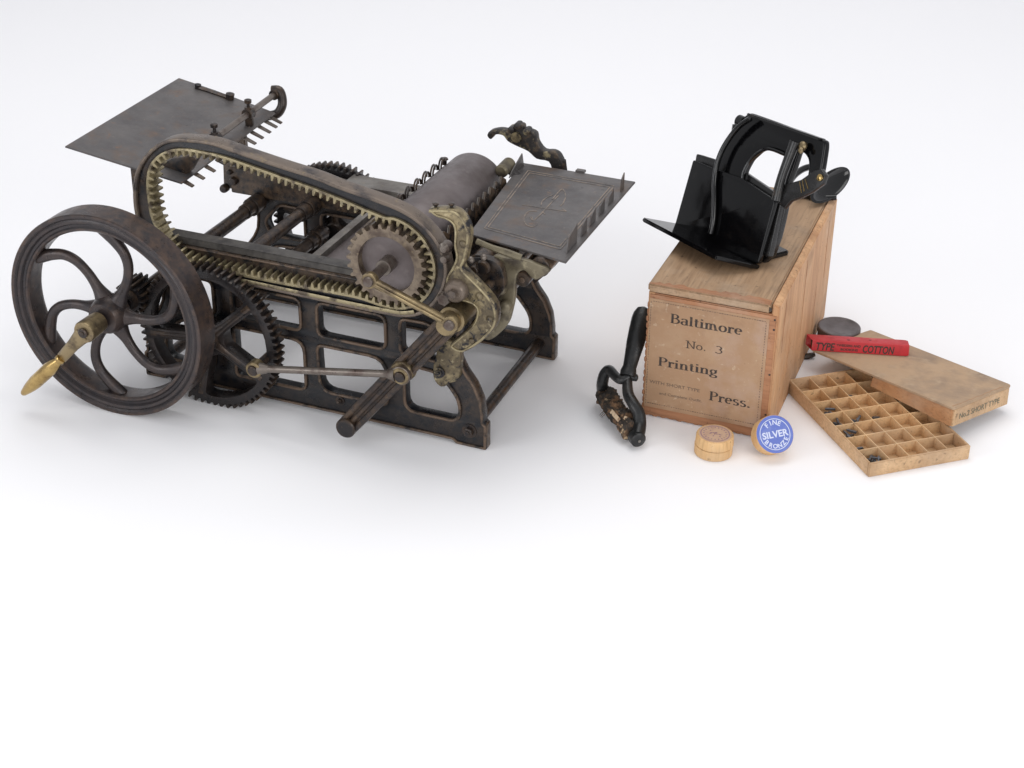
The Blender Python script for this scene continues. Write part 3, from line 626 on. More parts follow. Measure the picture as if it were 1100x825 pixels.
def roman(txt, M, width, cap, wx=.090, wy=.032, track=.03):
    tot = sum(GL[c][0]+track for c in txt); sx = width/tot; bm = bmesh.new(); cur = 0; lay = 0
    def emit(path, x0):
        nonlocal lay
        P = [Vector(p) for p in path]; L = []; R = []; z = .00003+lay*.000004; lay = (lay+1) % 12
        for i in range(len(P)):
            t = (P[min(i+1, len(P)-1)]-P[max(i-1, 0)]); t = t.normalized() if t.length > 1e-9 else Vector((1, 0)); n = Vector((-t.y, t.x))
            h = sqrt((wx*n.x)**2+(wy*n.y)**2); a = P[i]+n*h; b = P[i]-n*h
            L.append(bm.verts.new(((x0+a.x)*sx, a.y*cap, z))); R.append(bm.verts.new(((x0+b.x)*sx, b.y*cap, z)))
        for i in range(len(P)-1): bm.faces.new((L[i], L[i+1], R[i+1], R[i]))
    for c in txt:
        w, parts = GL[c]
        for p in parts:
            if p[0] == 's': emit([(p[1]-.17, p[2]+.018), (p[1]+.17, p[2]+.018)], cur)
            elif p[0] == 'd': emit([(p[1]-.05, p[2]+.0), (p[1]-.02, p[2]), (p[1]+.02, p[2]), (p[1]+.05, p[2])], cur); emit([(p[1], p[2]-.07), (p[1], p[2]+.07)], cur)
            else: emit(p, cur)
        cur += w+track
    for f in bm.faces:
        if f.normal.z < 0: f.normal_flip()
    me = bpy.data.meshes.new('t'); bm.to_mesh(me); bm.free(); me.transform(M); return me

# ------------------------------------------------------------------ the wooden box with its label
BX0, BX1, BY0, BY1, BT = .1455, .3035, .1500, .5000, .1815
wbox = thing('wooden_box', 'tall wooden box with printed paper end label, carrying the small black press', 'box', ((BX0+BX1)/2, (BY0+BY1)/2, 0))
ew = .009
def bpart(n, me, mt, lab=None, p=None):
    o = link(n, me, mt, p or wbox); 
    if lab: o['label'] = lab
    return o
# rebated lid: right wall stands a little higher than the sliding lid
bpart('side_wall', prism([(BX1-ew, BY0+.0005, 0), (BX1, BY0+.0005, 0), (BX1-.0005, BY0+.0005, BT-.003), (BX1-ew, BY0+.0005, BT+.001)], (0, BY1-BY0-.001, 0), .0012), w_side)
bpart('side_wall', prism([(BX0+.0005, BY0+.0005, 0), (BX0+ew, BY0+.0005, 0), (BX0+ew, BY0+.0005, BT-.011), (BX0+.0005, BY0+.0005, BT-.011)], (0, BY1-BY0-.001, 0), .0012), w_side)
bpart('back_wall', box(I4, BX0+ew, BX1-ew, BY1-ew, BY1-.001, .004, BT-.008, .001), w_end)
bpart('bottom_board', box(I4, BX0+ew, BX1-ew, BY0+ew, BY1-ew, .001, .008, .001), w_end)
front = bpart('front_wall', box(I4, BX0+.0015, BX1-.0012, BY0-.0005, BY0+ew, .0012, BT-.0125, .0015), w_end)
lidz = BT-.0105
lid = bpart('sliding_lid', box(I4, BX0, BX1-ew-.0012, BY0-.003, BY1-.004, lidz, BT+.0005, .0022, 3), w_lid)
rnd = random.Random(5); pts = [(BX0+.001, BY0-.0022), (BX1-ew-.0022, BY0-.0022)]
for k in range(27):
    t = k/26; pts.append((BX1-ew-.0022-(BX1-ew-.0032-BX0)*t, BY0+.006+.009*(1-abs(2*t-.5))*.5+rnd.uniform(-.003, .004)))
bpart('worn_edge', prism([(x, y, BT+.00045) for x, y in pts], (0, 0, .00022), 0), w_end, p=lid)
# jagged broken edge on the left corner and nail holes
ms = []
for k in range(16):
    z = .012+k*.0093; r = random.uniform(.0010, .0024)
    ms.append(lathe([(-.003, .0008), (-.001, r), (.003, r), (.005, .0005)], (BX0+.0010, BY0+.001, z), (0, 0, 1), 7))
for k in range(14):
    x = BX0+.006+k*.0105; r = random.uniform(.0008, .0016)
    ms.append(lathe([(-.004, .0004), (-.001, r), (.002, r), (.004, .0004)], (x, BY0+.0008, .0018), (1, 0, 0), 6))
j = bpart('splintered_edge', merge(*ms[:16]), w_end, p=front); j2 = bpart('splintered_edge', merge(*ms[16:]), iron, p=front)
j2.data.materials[0] = w_end
bpart('dark_notch', lathe([(-.0006, .0002), (-.0005, .0032), (.0006, .0028), (.0007, .0003)], (BX1-ew-.003, BY0-.0010, BT-.006), Y, 12), black_p, p=front)
for z in (.163, .150, .09, .035): bpart('nail', lathe([(-.0004, .0003), (-.0003, .0013), (.001, .0013)], (BX1-.0045, BY0-.0006, z), Y, 10), iron, p=front)
for yy, z0, z1 in ((.235, .02, .11), (.31, .06, .17), (.40, .01, .09), (.452, .08, .165), (.19, .10, .172)):
    bpart('wood_crack', sweep([(BX1-.00015, yy+.0012*sin(z*90), z) for z in [z0+(z1-z0)*k/8 for k in range(9)]], [.0001]+[.00035]*7+[.0001], 5), w_end)
for yy in (.24, .33, .42): bpart('nail', lathe([(-.0003, .0003), (-.0002, .0014), (.001, .0014)], (BX1, yy, .006), (-1, 0, 0), 10), iron)
# paper label
yl = BY0-.0008
L0, L1, LZ0, LZ1 = BX0+.0030, BX1-.0105, .0135, .1625
lab = bpart('paper_label', box(I4, L0, L1, yl-.0002, yl+.0004, LZ0, LZ1, .0001, 1), paper_l)
yt = yl-.00032
def onf(x, y): q = at(x, y, y=yt); return Vector((q.x, yt, q.z))
def line(txt, a, b, cap, fn='r', **k):
    A, B = onf(*a), onf(*b); d = B-A; M = frame(A, d, Vector((0, 0, 1))-d.normalized()*d.normalized().z)
    return roman(txt, M, d.length, cap, **k) if fn == 'r' else font_mesh(txt, M, d.length, cap, **k)
for t, a, b, c in (('Baltimore', (720.0, 346.6), (797.6, 360.2), .0122), ('No.', (737.0, 373.6), (759.5, 377.4), .0098), ('3', (767.2, 379.0), (777, 380.8), .0100),
                   ('Printing', (707.0, 392.4), (771.5, 404.2), .0117), ('Press.', (761.6, 429.6), (807, 438.6), .0123)):
    bpart('lettering', line(t, a, b, c, **({'wx': .055, 'wy': .035} if t in ('No.', '3') else {})), inkb, p=lab, lab='printed words %s' % t.replace('.', ''))
bpart('small_lettering', line('WITH SHORT TYPE', (697.6, 411.0), (751.5, 421.5), .0062, 'f'), inkf, p=lab)
bpart('small_lettering', line('and Complete Outfit.', (708.0, 423.5), (753.5, 432.2), .0052, 'f'), inkf, p=lab)
ms = []
for side in range(4):
    for k in range(46 if side % 2 == 0 else 40):
        n = 46 if side % 2 == 0 else 40; t = (k+.5)/n
        i0 = .0035
        if side == 0: c = (L0+i0+(L1-L0-2*i0)*t, LZ1-i0)
        elif side == 2: c = (L0+i0+(L1-L0-2*i0)*t, LZ0+i0+.002)
        elif side == 1: c = (L1-i0, LZ0+i0+(LZ1-LZ0-2*i0)*t)
        else: c = (L0+i0*.5, LZ0+i0+(LZ1-LZ0-2*i0)*t)
        w, h = (.0022, .0009) if side % 2 == 0 else (.0009, .0022)
        s = random.uniform(.6, 1.1)
        ms.append(box(I4, c[0]-w/2*s, c[0]+w/2*s, yt-.00006, yt+.0001, c[1]-h/2*s, c[1]+h/2*s, 0))
bpart('printed_border', merge(*ms), inkf, p=lab)

# ------------------------------------------------------------------ the small black press on the box
O = Vector((.2523, .2359, .1875)); U = Vector((.834, -.552, .017)).normalized(); V = Vector((.523, .78, -.344)).normalized(); W = U.cross(V).normalized()
HM = frame(O, U, V, W)          # local: x along the plates, y towards the back, z up the plates
hp = thing('tabletop_press', 'small glossy black clamshell press tilted on top of the wooden box', 'printing press', (.20, .30, BT))
def L3(a, b, c): return O+U*a+V*b+W*c
def hpart(n, me, mt, p=None): return link(n, me, mt, p or hp)
def hpx(x, y, b):
    q = atp(x, y, O+V*b, V)-O; return (q.dot(U), q.dot(W))
HX = lambda b: frame(L3(0, b, 0), U, W)   # plate plane at depth b, +z towards the front
plt_ = [hpx(744.4, 171.5, 0), hpx(768, 181.5, 0), hpx(796, 191, 0), hpx(832.7, 215, 0), hpx(814, 284, 0), hpx(724, 244, 0)]
hpart('front_plate', plate([rounded(plt_, [.003, 0, 0, .004, .004, .003])], .007, HX(0), .0012, 2), japan)
b2 = .0095
plt2 = [hpx(748, 165, b2), hpx(771, 172, b2), hpx(800, 185, b2), hpx(840, 212, b2), hpx(826, 277, b2), hpx(735, 240, b2)]
hpart('back_plate', plate([rounded(plt2, .003)], .008, HX(b2), .001, 2), japan_w)
tr = at(813, 285, z=O.z)
sh = [L3(-.150, .002, 0), L3(-.150, -.056, .0015), L3(-.146, -.058, .0015), L3(-.012, -.056, 0), L3(.006, -.012, 0), L3(.006, .004, 0)]
hpart('shelf', prism([p-W*.004 for p in sh], W*.0052, .0012), japan)
# web with an arched opening above the plates
bw = .006
web = [(800, 124), (806, 121), (830, 129.5), (862, 141.5), (886, 150.5), (886, 158), (883, 178), (879, 196), (866, 196), (868.5, 180), (868, 171), (864, 164.5), (858, 162), (853, 178), (845, 200), (838, 216), (828, 208), (835, 195), (842, 180), (843.5, 165.5), (836, 161.5), (826, 159.3), (816, 162), (806, 171), (800, 182), (797, 195), (790, 230), (776, 250), (764, 250), (766, 215), (767.5, 188), (772, 172), (780, 155), (790, 140), (797, 128)]
hpart('arched_frame', plate([rounded([hpx(a, b, bw) for a, b in web], .0035, 4)], .010, HX(bw), .0022, 2), japan)
# curved rib down the front plate
rp = [(806, 127.5), (796, 134), (786, 145), (776, 161), (770, 178), (767.5, 196), (767.5, 215), (766.5, 235), (763.5, 251)]
rp3 = [atp(a, b, L3(0, -.004, 0), V) for a, b in rp]
hpart('curved_rib', sweep(spline(rp3, 4, False), [.0034]*33, 12, up=V, flat=1.1), japan_g)
hpart('pivot_ear', merge(rod(L3(*[0, 0, 0])+ (atp(797, 131, L3(0, .01, 0), V)-L3(0, 0, 0))-U*.006, atp(797, 131, L3(0, .01, 0), V)+U*.004, .0078, 20), sweep([atp(791, 134, L3(0, .012, 0), V), atp(789, 148, L3(0, .012, 0), V)], .005, 10)), japan_g)
rim2 = [(806, 124), (830, 132), (858, 143.5), (884, 154)]
hpart('top_flange', prism([atp(802, 121, L3(0, .001, 0), V), atp(880, 148, L3(0, .001, 0), V), atp(880, 148, L3(0, .001, 0), V)+V*.014, atp(804, 121, L3(0, .001, 0), V)+V*.014], W*-.003, .001), japan_w)
hpart('arch_rim', sweep([atp(a, b, L3(0, .003, 0), V) for a, b in spline([(797, 196), (799, 184), (806, 172), (816, 163), (827, 160), (843, 166)], 4, False)], .0022, 8), japan_g)
c0 = atp(854, 152, L3(0, -.006, 0), V); c1 = atp(840, 190, L3(0, -.006, 0), V); c2 = atp(834, 215, L3(0, -.004, 0), V)
hpart('link_bar', sweep(spline([c0, c1, c2], 6, False), [.0074-.0012*sin(pi*k/12) for k in range(13)], 16, up=V, flat=.8), japan_w)
hpart('pivot_screw', merge(lathe([(0, .0030), (.002, .0056), (.005, .0056), (.0066, .0035)], atp(861, 156.5, L3(0, -.004, 0), V)+V*.006, -V, 18), lathe([(0, .002), (.002, .004), (.004, .0042), (.0055, .002)], atp(860.5, 161.5, L3(0, -.006, 0), V)+V*.003, -V, 6)), brass_d)
# lever with gold stripes, brass screw and looped finger grip
lv = [(836, 202), (846, 197), (860, 193), (874, 183), (882, 181), (887, 188), (884, 197), (872, 206), (860, 212), (849, 216), (842, 224), (835, 218)]
lever2 = hpart('hand_lever', plate([[Vector(p) for p in (hpx(a, b, -.003) for a, b in lv)]], .007, HX(-.003), .0018, 2), japan_w)
sd = [(836, 212), (845, 212), (843, 224), (840, 238), (836, 254), (829, 274), (820, 282), (812, 280), (818, 258), (826, 230)]
hpart('hinge_side', plate([[Vector(p) for p in (hpx(a, b, .019) for a, b in sd)]], .009, HX(.019), .0018, 2), japan_w)
for a, b in (((859, 195), (861, 207)), ((862, 193.5), (864, 205.5)), ((865, 192.5), (868, 203))):
    hpart('gold_stripe', sweep([atp(*a, L3(0, -.0034, 0), V), atp(*b, L3(0, -.0034, 0), V)], .00045, 6), brass, lever2)
hpart('brass_screw', lathe([(0, .004), (.003, .0042), (.0042, .002), (.0043, .0002)], atp(882, 191, L3(0, -.0025, 0), V), -V, 18), brass, lever2)
# looped grip lying behind, a shallow dish
gc = at(891, 199, z=BT+.020); e1 = (at(914, 184, z=BT+.024)-at(880, 210, z=BT+.010)).normalized()
e2_ = Vector((-.45, .15, .80)); e2_ = (e2_-e1*e2_.dot(e1)).normalized(); e3 = e1.cross(e2_)
bm = bmesh.new(); rings = []
for (h, r) in ((-.007, .0), (-.0065, .45), (-.004, .8), (.0, 1.0), (.002, 1.02), (.0025, .93), (.0, .82), (-.0025, .5), (-.0032, .0)):
    rings.append([bm.verts.new(gc+e1*(max(r, .001)*.0430*cos(2*pi*k/40))+e2_*(max(r, .001)*.0165*sin(2*pi*k/40))+e3*h) for k in range(40)])
for i in range(len(rings)-1):
    for k in range(40): bm.faces.new((rings[i][k], rings[i][(k+1) % 40], rings[i+1][(k+1) % 40], rings[i+1][k]))
hpart('finger_grip', bm_mesh(bm), japan_g)
loop = [at(a, b, z=BT+c) for a, b, c in ((846, 203, .012), (852, 190, .018), (864, 181, .022), (876, 180, .022), (880, 190, .016), (884, 203, .010), (876, 208, .006), (862, 208, .006))]
hpart('loop_arm', sweep(spline(loop, 5), .0046, 12, True), japan_g)
hpart('rest_foot', sweep([at(862, 208, z=BT+.006), at(880, 213, z=BT+.005), at(898, 212, z=BT+.006)], [.004, .0045, .004], 12), japan_g)
hpart('lower_jaw', merge(prism([L3(-.085, .02, .01), L3(-.005, .02, .01), L3(-.005, .06, .022), L3(-.085, .06, .022)], W*-.008, .002)), japan_w)

# ------------------------------------------------------------------ ink roller leaning on the box
rl = thing('ink_roller_tool', 'black iron hand roller with a tattered ink-stained roll, leaning against the box', 'hand roller', (.128, .130, 0))
def rpart(n, me, mt, p=None): return link(n, me, mt, p or rl)
Rr = at(683, 469, z=.013); Lr = at(648, 424, z=.016)
ax = (Lr-Rr).normalized()
# roll: ragged surface
def ragged(a, b, r, seg=48, n=44, amp=.0022, seed=3):
    rnd = random.Random(seed); from mathutils import noise
    d = (b-a); L = d.length; d.normalize(); o = d.orthogonal().normalized(); p = d.cross(o); bm = bmesh.new(); rings = []
    for i in range(n+1):
        t = i/n; ring = []
        for k in range(seg):
            th = 2*pi*k/seg; q = Vector((cos(th)*1.6, sin(th)*1.6, t*9+seed))
            rr = r+amp*(.9*noise.noise(q*.8)+.7*noise.noise(q*2.2)+.5*noise.noise(q*5))*1.3
            if i in (0, n): rr *= .75
            ring.append(bm.verts.new(a+d*(L*t)+(o*cos(th)+p*sin(th))*rr))
        rings.append(ring)
    for i in range(n):
        for k in range(seg): bm.faces.new((rings[i][k], rings[i][(k+1) % seg], rings[i+1][(k+1) % seg], rings[i+1][k]))
    bm.faces.new(rings[0]); bm.faces.new(rings[-1]); return bm_mesh(bm)
roll = rpart('ragged_roll', ragged(Rr+ax*.008+Vector((0,0,.0015)), Lr-ax*.003+Vector((0,0,.002)), .0126, amp=.0030), ink)
pm = []
for (t0, t1, s, k) in ((.26, .60, .0138, 0), (.14, .27, .0136, 1)):
    a = Rr+ax*((Lr-Rr).length*t0); b = Rr+ax*((Lr-Rr).length*t1)
    up = Vector((-.45, -.55, .55)) if k == 0 else Vector((.1, -.5, .85)); up = (up-ax*up.dot(ax)).normalized(); sd = ax.cross(up)
    pm.append(prism([a+up*s-sd*.002, a+up*s+sd*.003, a.lerp(b, .6)+up*(s+.0006)+sd*.0028, b+up*s+sd*.0006, b.lerp(a, .3)+up*s-sd*.003], up*.0008, .0002))
rpart('torn_paper', merge(pm[0]), cream_p, roll); rpart('torn_paper', merge(pm[1]), cream_p, roll)
rpart('roll_strand', merge(*[sweep(spline([Rr+ax*u+Vector((-.009, -.004, .002)), Rr+ax*(u+.003)+Vector((-.013, -.006, -.004)), Rr+ax*(u+.002)+Vector((-.017, -.006, -.009))], 3, False), .0003, 5) for u in (.055, .058, .061)]), ink, roll)
HT = at(691, 334, y=.146); HT.x = .128; HT = at(691, 334, x=.128)
HB = at(674, 404, z=.062)
hd = (HT-HB).normalized(); hl = (HT-HB).length
rpart('handle', merge(sweep([HB+hd*(hl*t) for t in (0, .06, .14, .30, .5, .7, .86, .95, 1.03, 1.06)], [.0095, .0100, .0084, .0094, .0112, .0120, .0121, .0112, .008, .003], 20, up=(.3, -.9, .3), flat=.72)), hang)
J = HB+hd*.001
def P3(x, y, z): return at(x, y, z=z)
armL = spline([J+Vector((.001, 0, -.002)), P3(667, 408, .058), P3(661, 404, .058), P3(654.5, 397.5, .058), P3(649.5, 402, .050), P3(647, 412, .036), Lr+ax*.002+Vector((0, 0, .004))], 5, False)
armR = spline([J+Vector((0, 0, -.004)), P3(674, 416, .052), P3(675.5, 425, .046), P3(681, 435, .040), P3(686, 444, .033), P3(687, 457, .022), Rr-ax*.003+Vector((.001, 0, .003))], 5, False)
rpart('yoke', merge(sweep(armL, [.0052+.0026*(i/len(armL)) for i in range(len(armL))], 14), sweep(armR, [.0060+.0022*min(1, i/len(armR)*1.3) for i in range(len(armR))], 14)), hang)
rpart('cross_peg', rod(J+Vector((-.002, 0, -.002)), P3(685, 406, .058), .0046, 14, .0015), hang)
rpart('axle_end', lathe([(-.008, .002), (-.0075, .0075), (-.006, .0095), (.003, .0100), (.006, .008)], Rr-ax*.002, ax, 24), hang)
rpart('axle_end', lathe([(-.004, .007), (.003, .0095), (.006, .008), (.007, .003)], Lr-ax*.001, ax, 24), hang)
rpart('axle_pin', lathe([(-.0092, .0005), (-.0090, .0018), (-.007, .0018)], Rr-ax*.002, ax, 10), bright)

# ------------------------------------------------------------------ two round turned pots
pc = at(766, 485.5, z=0); PS = 1.06
pot = thing('round_wooden_pot', 'round pale wooden pot standing upright with a faded printed lid', 'pot', pc)
link('pot_base', lathe([(0, .0208), (.0008, .0225), (.0115, .0227), (.0122, .0218), (.0125, .001)], pc, (0, 0, 1), 64), w_pot, pot)
lc = pc+Vector((.0005, .0008, .0126))
pl = link('pot_lid', lathe([(0, .0218), (.0004, .0227), (.0110, .0222), (.0120, .0217), (.0124, .0208), (.0125, .001)], lc, (0, 0, 1), 64), w_pot, pot)
lz = lc.z+.0126
def arc_text(txt, M, r, a0, a1, size, inward=False, bold=0, ext=.00008):
    ms = []; n = len(txt)
    for i, ch in enumerate(txt):
        if ch == ' ': continue
        a = radians(a0+(a1-a0)*(i+.5)/n)
        c = Vector((r*cos(a), r*sin(a), 0)); tx = Vector((sin(a), -cos(a), 0)); 
        if inward: tx = -tx
        ms.append(font_mesh(ch, M @ frame(c, tx, Vector((0, 0, 1)).cross(tx)) @ Matrix.Translation((0, -size*.35, 0)), size=size, align='CENTER', bold=bold, ext=ext))
    return merge(*ms)
MT = frame((lc.x, lc.y, lz+.0003), (.93, -.36, 0), (.36, .93, 0))
link('faded_disc', lathe([(-.0002, .0195), (.00012, .0195), (.00013, .0001)], (lc.x, lc.y, lz), (0, 0, 1), 64), mat('faded_disc_paper', (.56, .38, .26), .8, 0, [((.46, .29, .22), 80, .5, .7)]), pl)
link('printed_ring', sweep([MT @ Vector((.0168*cos(a), .0168*sin(a), 0)) for a in [2*pi*k/64 for k in range(64)]], .0006, 6, True, up=(0, 0, 1), flat=.2), purp, pl)
rnd = random.Random(11); ms = []
for k in range(34):
    r_, a_ = (.0135, 2*pi*k/20) if k < 20 else (rnd.uniform(.001, .009), rnd.uniform(0, 6.28))
    ms.append(box(MT @ Matrix.Rotation(a_, 4, 'Z') @ Matrix.Translation((r_, 0, 0)), -.0012, .0010, -.0006, .0005, 0, .0001, 0))
link('faded_print', merge(*ms), purp, pl)
# the tilted pot
nrm2 = Vector((.40, -.66, .60)).normalized()
rad = .0228
fc = at(832.5, 466.5, y=.120)
s_ = Vector((0, 0, 1))-nrm2*nrm2.z; s_.normalize()
thick = .0235
# lower it until its lowest rim point touches the surface
low = min(fc.z-rad*s_.z, (fc-nrm2*thick).z-rad*s_.z)
fc = fc-Vector((0, 0, 1))*0
k_ = low; 
# slide along the view ray so that it rests on the surface
dr = (fc-CAM).normalized(); fc = fc+dr*((low-.0002)/-dr.z)
pot2 = thing('round_wooden_pot', 'round wooden pot tipped against the box, showing its blue paper lid', 'pot', (fc.x, fc.y, 0))
bk = fc-nrm2*thick
link('pot_base', lathe([(0, .0205), (.0008, .0224), (.0115, .0226), (.0120, .018)], bk, nrm2, 64), w_pot, pot2)
pl2 = link('pot_lid', lathe([(0, .0205), (.0004, .0228), (.0108, .0228), (.0116, .0222), (.0117, .001)], bk+nrm2*.0118, nrm2, 64), w_pot, pot2)
MF = frame(fc, (s_.cross(nrm2)), s_)
MF = MF @ Matrix.Rotation(radians(6), 4, 'Z')
def FD(r, z=0, n=72): return [MF @ Vector((r*cos(2*pi*k/n), r*sin(2*pi*k/n), z)) for k in range(n)]
pd = link('paper_disc', lathe([(0, .0223), (.0003, .0223), (.00031, .0001)], fc-nrm2*.0002, nrm2, 72), blue, pot2)
link('printed_ring', merge(sweep(FD(.0182, .00025), .0005, 6, True, up=nrm2, flat=.2)), blue_w, pd)
MF2 = MF @ Matrix.Translation((0, 0, .0002))
link('lettering', merge(arc_text('FINE', MF2, .0140, 135, 45, .0078, bold=.0002), arc_text('BRONZE', MF2, .0140, 200, 340, .0074, True, bold=.0002), font_mesh('SILVER', MF2 @ Matrix.Translation((0, -.0036, 0)), .0320, .0108, align='CENTER', bold=.0003)), blue_w, pd)

# ------------------------------------------------------------------ type tray
TO = Vector((.431, .116, 0)); t1 = Vector((.771, .636, 0)).normalized(); t2 = Vector((-t1.y, t1.x, 0))
TM = frame(TO, t1, t2)
TW, TLn, TH = .134, .204, .0185
tray = thing('type_tray', 'shallow open wooden tray divided into small square cells for type', 'tray', TO+t1*TW/2+t2*TLn/2)
def tp(n, me, mt): return link(n, me, mt, tray)
wt = .0030
def wallM(me): me.transform(TM); return me
tp('tray_floor', box(TM, wt, TW-wt, wt, TLn-wt, .0008, .0028, 0), w_div)
tp('tray_wall', box(TM, 0, TW, -.0004, wt, 0, TH, .0007), w_tray); tp('tray_wall', box(TM, 0, TW, TLn-wt, TLn, 0, TH, .0007), w_tray)
tp('tray_wall', box(TM, -.0003, wt-.0003, wt+.0002, TLn-wt-.0002, 0, TH, .0007), w_tray); tp('tray_wall', box(TM, TW-wt+.0003, TW+.0003, wt+.0002, TLn-wt-.0002, 0, TH, .0007), w_tray)
cx_ = (TW-2*wt)/5; cy_ = (TLn-2*wt)/7
for k in range(1, 5): tp('divider', box(TM, wt+cx_*k-.0006, wt+cx_*k+.0006, wt, TLn-wt, .0022, TH-.0014, .0002, 1), w_div)
for k in range(1, 7): tp('divider', box(TM, wt, TW-wt, wt+cy_*k-.0006, wt+cy_*k+.0006, .0023, TH-.0011, .0002, 1), w_div)
# loose type sorts
words = {(0, 0): ('in the nearest corner cell', 8), (0, 1): ('in the second left edge cell', 5), (0, 2): ('in the third left edge cell', 7), (0, 3): ('in the fourth left edge cell', 6),
         (0, 4): ('in the fifth left edge cell', 7), (1, 3): ('one cell right of the fourth edge cell', 6), (2, 3): ('in the cell at the middle of the tray', 1), (1, 4): ('one cell in, fifth row up', 1), (2, 5): ('beside the board lid in the tray', 1)}
for (i, jj), (where, n) in words.items():
    rnd = random.Random(i*10+jj)
    for k in range(n):
        cxx = wt+cx_*(i+.5)+rnd.uniform(-.006, .006); cyy = wt+cy_*(jj+.5)+rnd.uniform(-.006, .008); a = rnd.uniform(0, pi)
        ln = rnd.uniform(.009, .013); w = rnd.uniform(.0018, .0034)
        M = TM @ Matrix.Translation((cxx, cyy, .0030+(k//2)*.0026)) @ Matrix.Rotation(a, 4, 'Z') @ Matrix.Rotation(rnd.uniform(-.15, .15), 4, 'X')
        me = merge(box(M, -ln/2, ln/2-.0012, -w/2, w/2, 0, .0026, .0002, 1), box(M, ln/2-.0014, ln/2, -w/2+.0004, w/2-.0004, .0004, .0022, .0001, 1))
        o = link('type_sort', me, lead, base=None)
        tag(o, 'tiny grey metal type sort lying %s' % where, 'type sort', 'loose metal type in the tray')

# ------------------------------------------------------------------ board lid lying over the tray
LO = Vector((.50706, .23167, .0463)); lx = Vector((-.863, .500, -.076)).normalized(); ly = Vector((.505, .860, -.075)); ly = (ly-lx*ly.dot(lx)).normalized()
LM = frame(LO, lx, ly, -lx.cross(ly)) if False else None
lzv = ly.cross(lx).normalized()     # up
if lzv.z < 0: lzv = -lzv
def LP(a, b, c): return LO+lx*a+ly*b+lzv*c
LL, LW, LH = .2222, .1176, .0262
blid = thing('box_lid', 'worn brown board lid lying askew across the divided tray', 'lid', LP(LL/2, LW/2, -LH))
def lp_(n, me, mt, p=None): return link(n, me, mt, p or blid)
top2d = rounded([(0, 0), (LL, 0), (LL, LW), (0, LW)], [.004, .002, .003, .006], 4)
lp_('lid_top', prism([LP(p.x, p.y, 0) for p in top2d], lzv*-.0028, .0004), card)
def wall(pts, d, n='lid_wall', mt=w_lidw, lab=None):
    o = lp_(n, prism([LP(*p) for p in pts], d, .0004), mt)
    if lab: o['label'] = lab
    return o
wall([(.0022, .0004, -.003), (.122, .0004, -.003), (.1245, .0004, -.0165), (.0022, .0004, -LH+.0015)], ly*.0030, lab='side wall of the lid, broken away towards the far end')
we = wall([(.0004, .0030, -.003), (.0004, LW-.004, -.003), (.0004, LW-.004, -LH+.001), (.0004, .0022, -LH+.001)], lx*.0026, mt=w_tray)
wall([(.003, LW-.0004, -.003), (LL-.003, LW-.0004, -.003), (LL-.003, LW-.0004, -.018), (.003, LW-.0004, -LH)], ly*-.0030)
wall([(LL-.0004, LW*.4, -.003), (LL-.0004, LW-.004, -.003), (LL-.0004, LW-.004, -.016), (LL-.0004, LW*.4, -.012)], lx*-.0026)
tx = -(-ly); MTX = frame(LP(.0002, .018, -.0185), ly, lzv)
lp_('stencilled_lettering', font_mesh('No.2 SHORT TYPE', frame(LP(.0001, .014, -.0180), ly, lzv), .080, .0105, ext=.0001), inkg, we)
lp_('surface_crack', merge(sweep([LP(.004, .004+.004*k, .0001) + lx*random.uniform(-.0008, .0008) for k in range(26)], .0003, 5)), w_lidw)
bit = at(866, 384, z=.002)
o = link('dark_scrap', merge(sweep([bit+Vector((-.006, -.002, 0)), bit+Vector((.0, .001, .001)), bit+Vector((.010, .006, .004))], [.003, .0045, .003], 8)), iron, base=bit)
tag(o, 'small dark scrap on the white surface below the red packet', 'scrap')

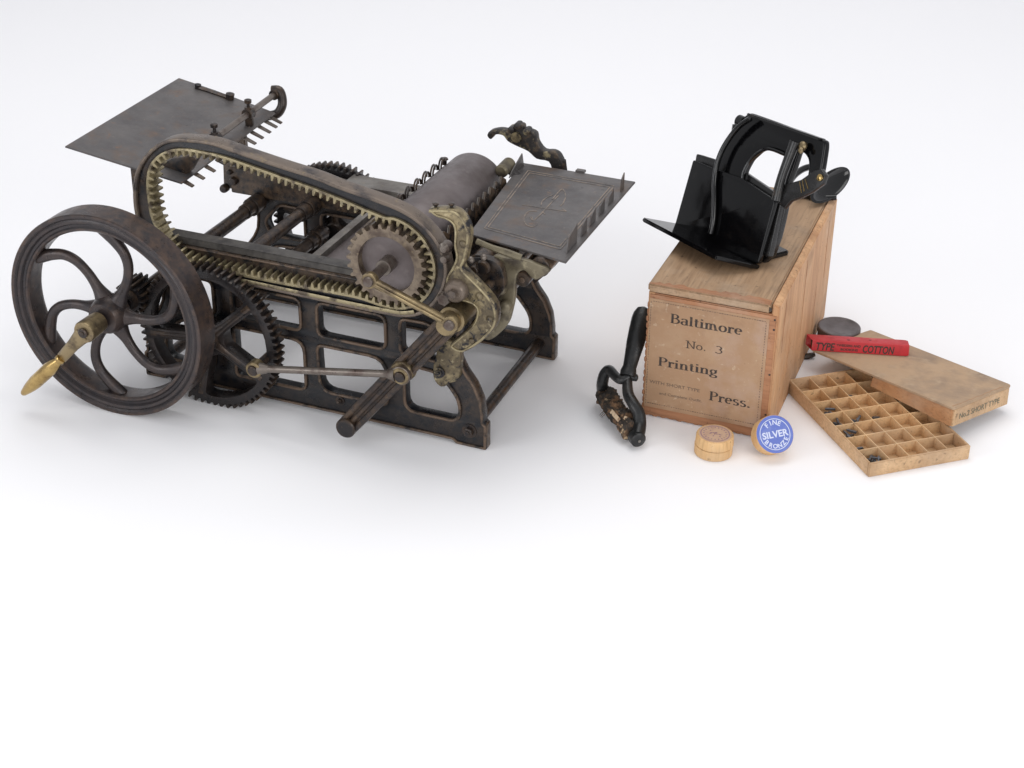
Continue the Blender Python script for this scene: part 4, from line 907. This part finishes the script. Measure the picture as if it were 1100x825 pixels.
# ------------------------------------------------------------------ red packet on the lid
def onlid(x, y, up=0): return atp(x, y, LP(0, 0, up), lzv)
ra_ = onlid(872.2, 376.6, .0004); rb_ = onlid(976, 383, .0004)
rx = (rb_-ra_).normalized(); ry = lzv.cross(rx).normalized(); RL = (rb_-ra_).length
rw, rh = .0190, .0150
RM = frame(ra_, rx, ry, lzv)
redbox = thing('paper_packet', 'small red paper packet with black lettering, lying on the board lid', 'packet', ra_.lerp(rb_, .5))
sk = .0028
sec = [(0, 0), (rw, .0004), (rw-.002+sk, rh), (sk-.0012, rh-.0005)]
def skin(t):
    a = [Vector((0, y, z)) for y, z in rounded(sec, .0009, 3)]
    bm = bmesh.new(); c = Vector((0, rw/2, rh/2)); r0 = []
    xs = [0, RL*.93, RL*.975, RL]; sc = [1, 1, .985, .90]
    for x, s in zip(xs, sc): r0.append([bm.verts.new(RM @ (Vector((x-(.006*p.y/rw+.0012*sin(p.z*900) if x == 0 else 0), 0, 0))+c+(p-c)*s)) for p in a])
    r1 = [[bm.verts.new(RM @ (Vector((x, 0, 0))+c+(p-c)*(s-.075))) for p in a] for x, s in ((.0012, 1), (RL*.85, 1))]
    n = len(a)
    for A, B in list(zip(r0, r0[1:]))+[(r0[0], r1[0]), (r1[0], r1[1])]:
        for k in range(n): bm.faces.new((A[k], A[(k+1) % n], B[(k+1) % n], B[k]))
    bm.faces.new(r0[-1]); bm.faces.new(r1[-1]); return bm_mesh(bm)
link('sleeve', skin(0), red, redbox)
link('opening_shade_block', box(RM, -.0006, .02, .0030, rw-.0016, .0012, rh-.0014, .001), ink, redbox)  # dark block added for the shade inside the sleeve's open end
fy = (Vector((0, sk-.0012, rh-.0005))).normalized()
FM = frame(RM @ Vector((0, 0, 0)), rx, ry*fy.y+lzv*fy.z)
def rtxt(t, x, z, w, s, b=0, sh=.18): return font_mesh(t, FM @ Matrix.Translation((x, z, .0002)), w, s, b, sh)
link('lettering', rtxt('TYPE', .0038, .0018, .0240, .0138, .0003), inkb, redbox)
link('lettering', rtxt('COTTON', .0635, .0018, .0400, .0138, .0003), inkb, redbox)
link('small_lettering', merge(rtxt('TWEEZERS AND', .0305, .0080, .0310, .0042, .0001, 0), rtxt('BODKINS', .0360, .0026, .0220, .0042, .0001, 0)), inkb, redbox)
for x, y in ((.046, .008), (.074, .012)):
    link('dark_smudge', lathe([(0, .0022), (.00012, .0019), (.00013, .0001)], RM @ Vector((x, y, rh-.0003)), lzv, 14), mat('smudge', (.20, .03, .04), .7), redbox)

# ------------------------------------------------------------------ round grey tin behind the packet
tc_ = at(901.5, 350.5, z=.026)
o = thing('round_tin', 'flat round grey metal tin standing behind the red packet beside the box', 'tin', (tc_.x, tc_.y, 0))
link('tin_body', lathe([(0, .026), (.001, .0275), (.018, .0275), (.019, .0265)], (tc_.x, tc_.y, 0), (0, 0, 1), 64), tin_g, o)
link('tin_lid', lathe([(.0185, .0275), (.0187, .0287), (.0248, .0287), (.0258, .0282), (.0262, .0262), (.0256, .0250), (.0258, .001)], (tc_.x, tc_.y, 0), (0, 0, 1), 64), tin_g, o)
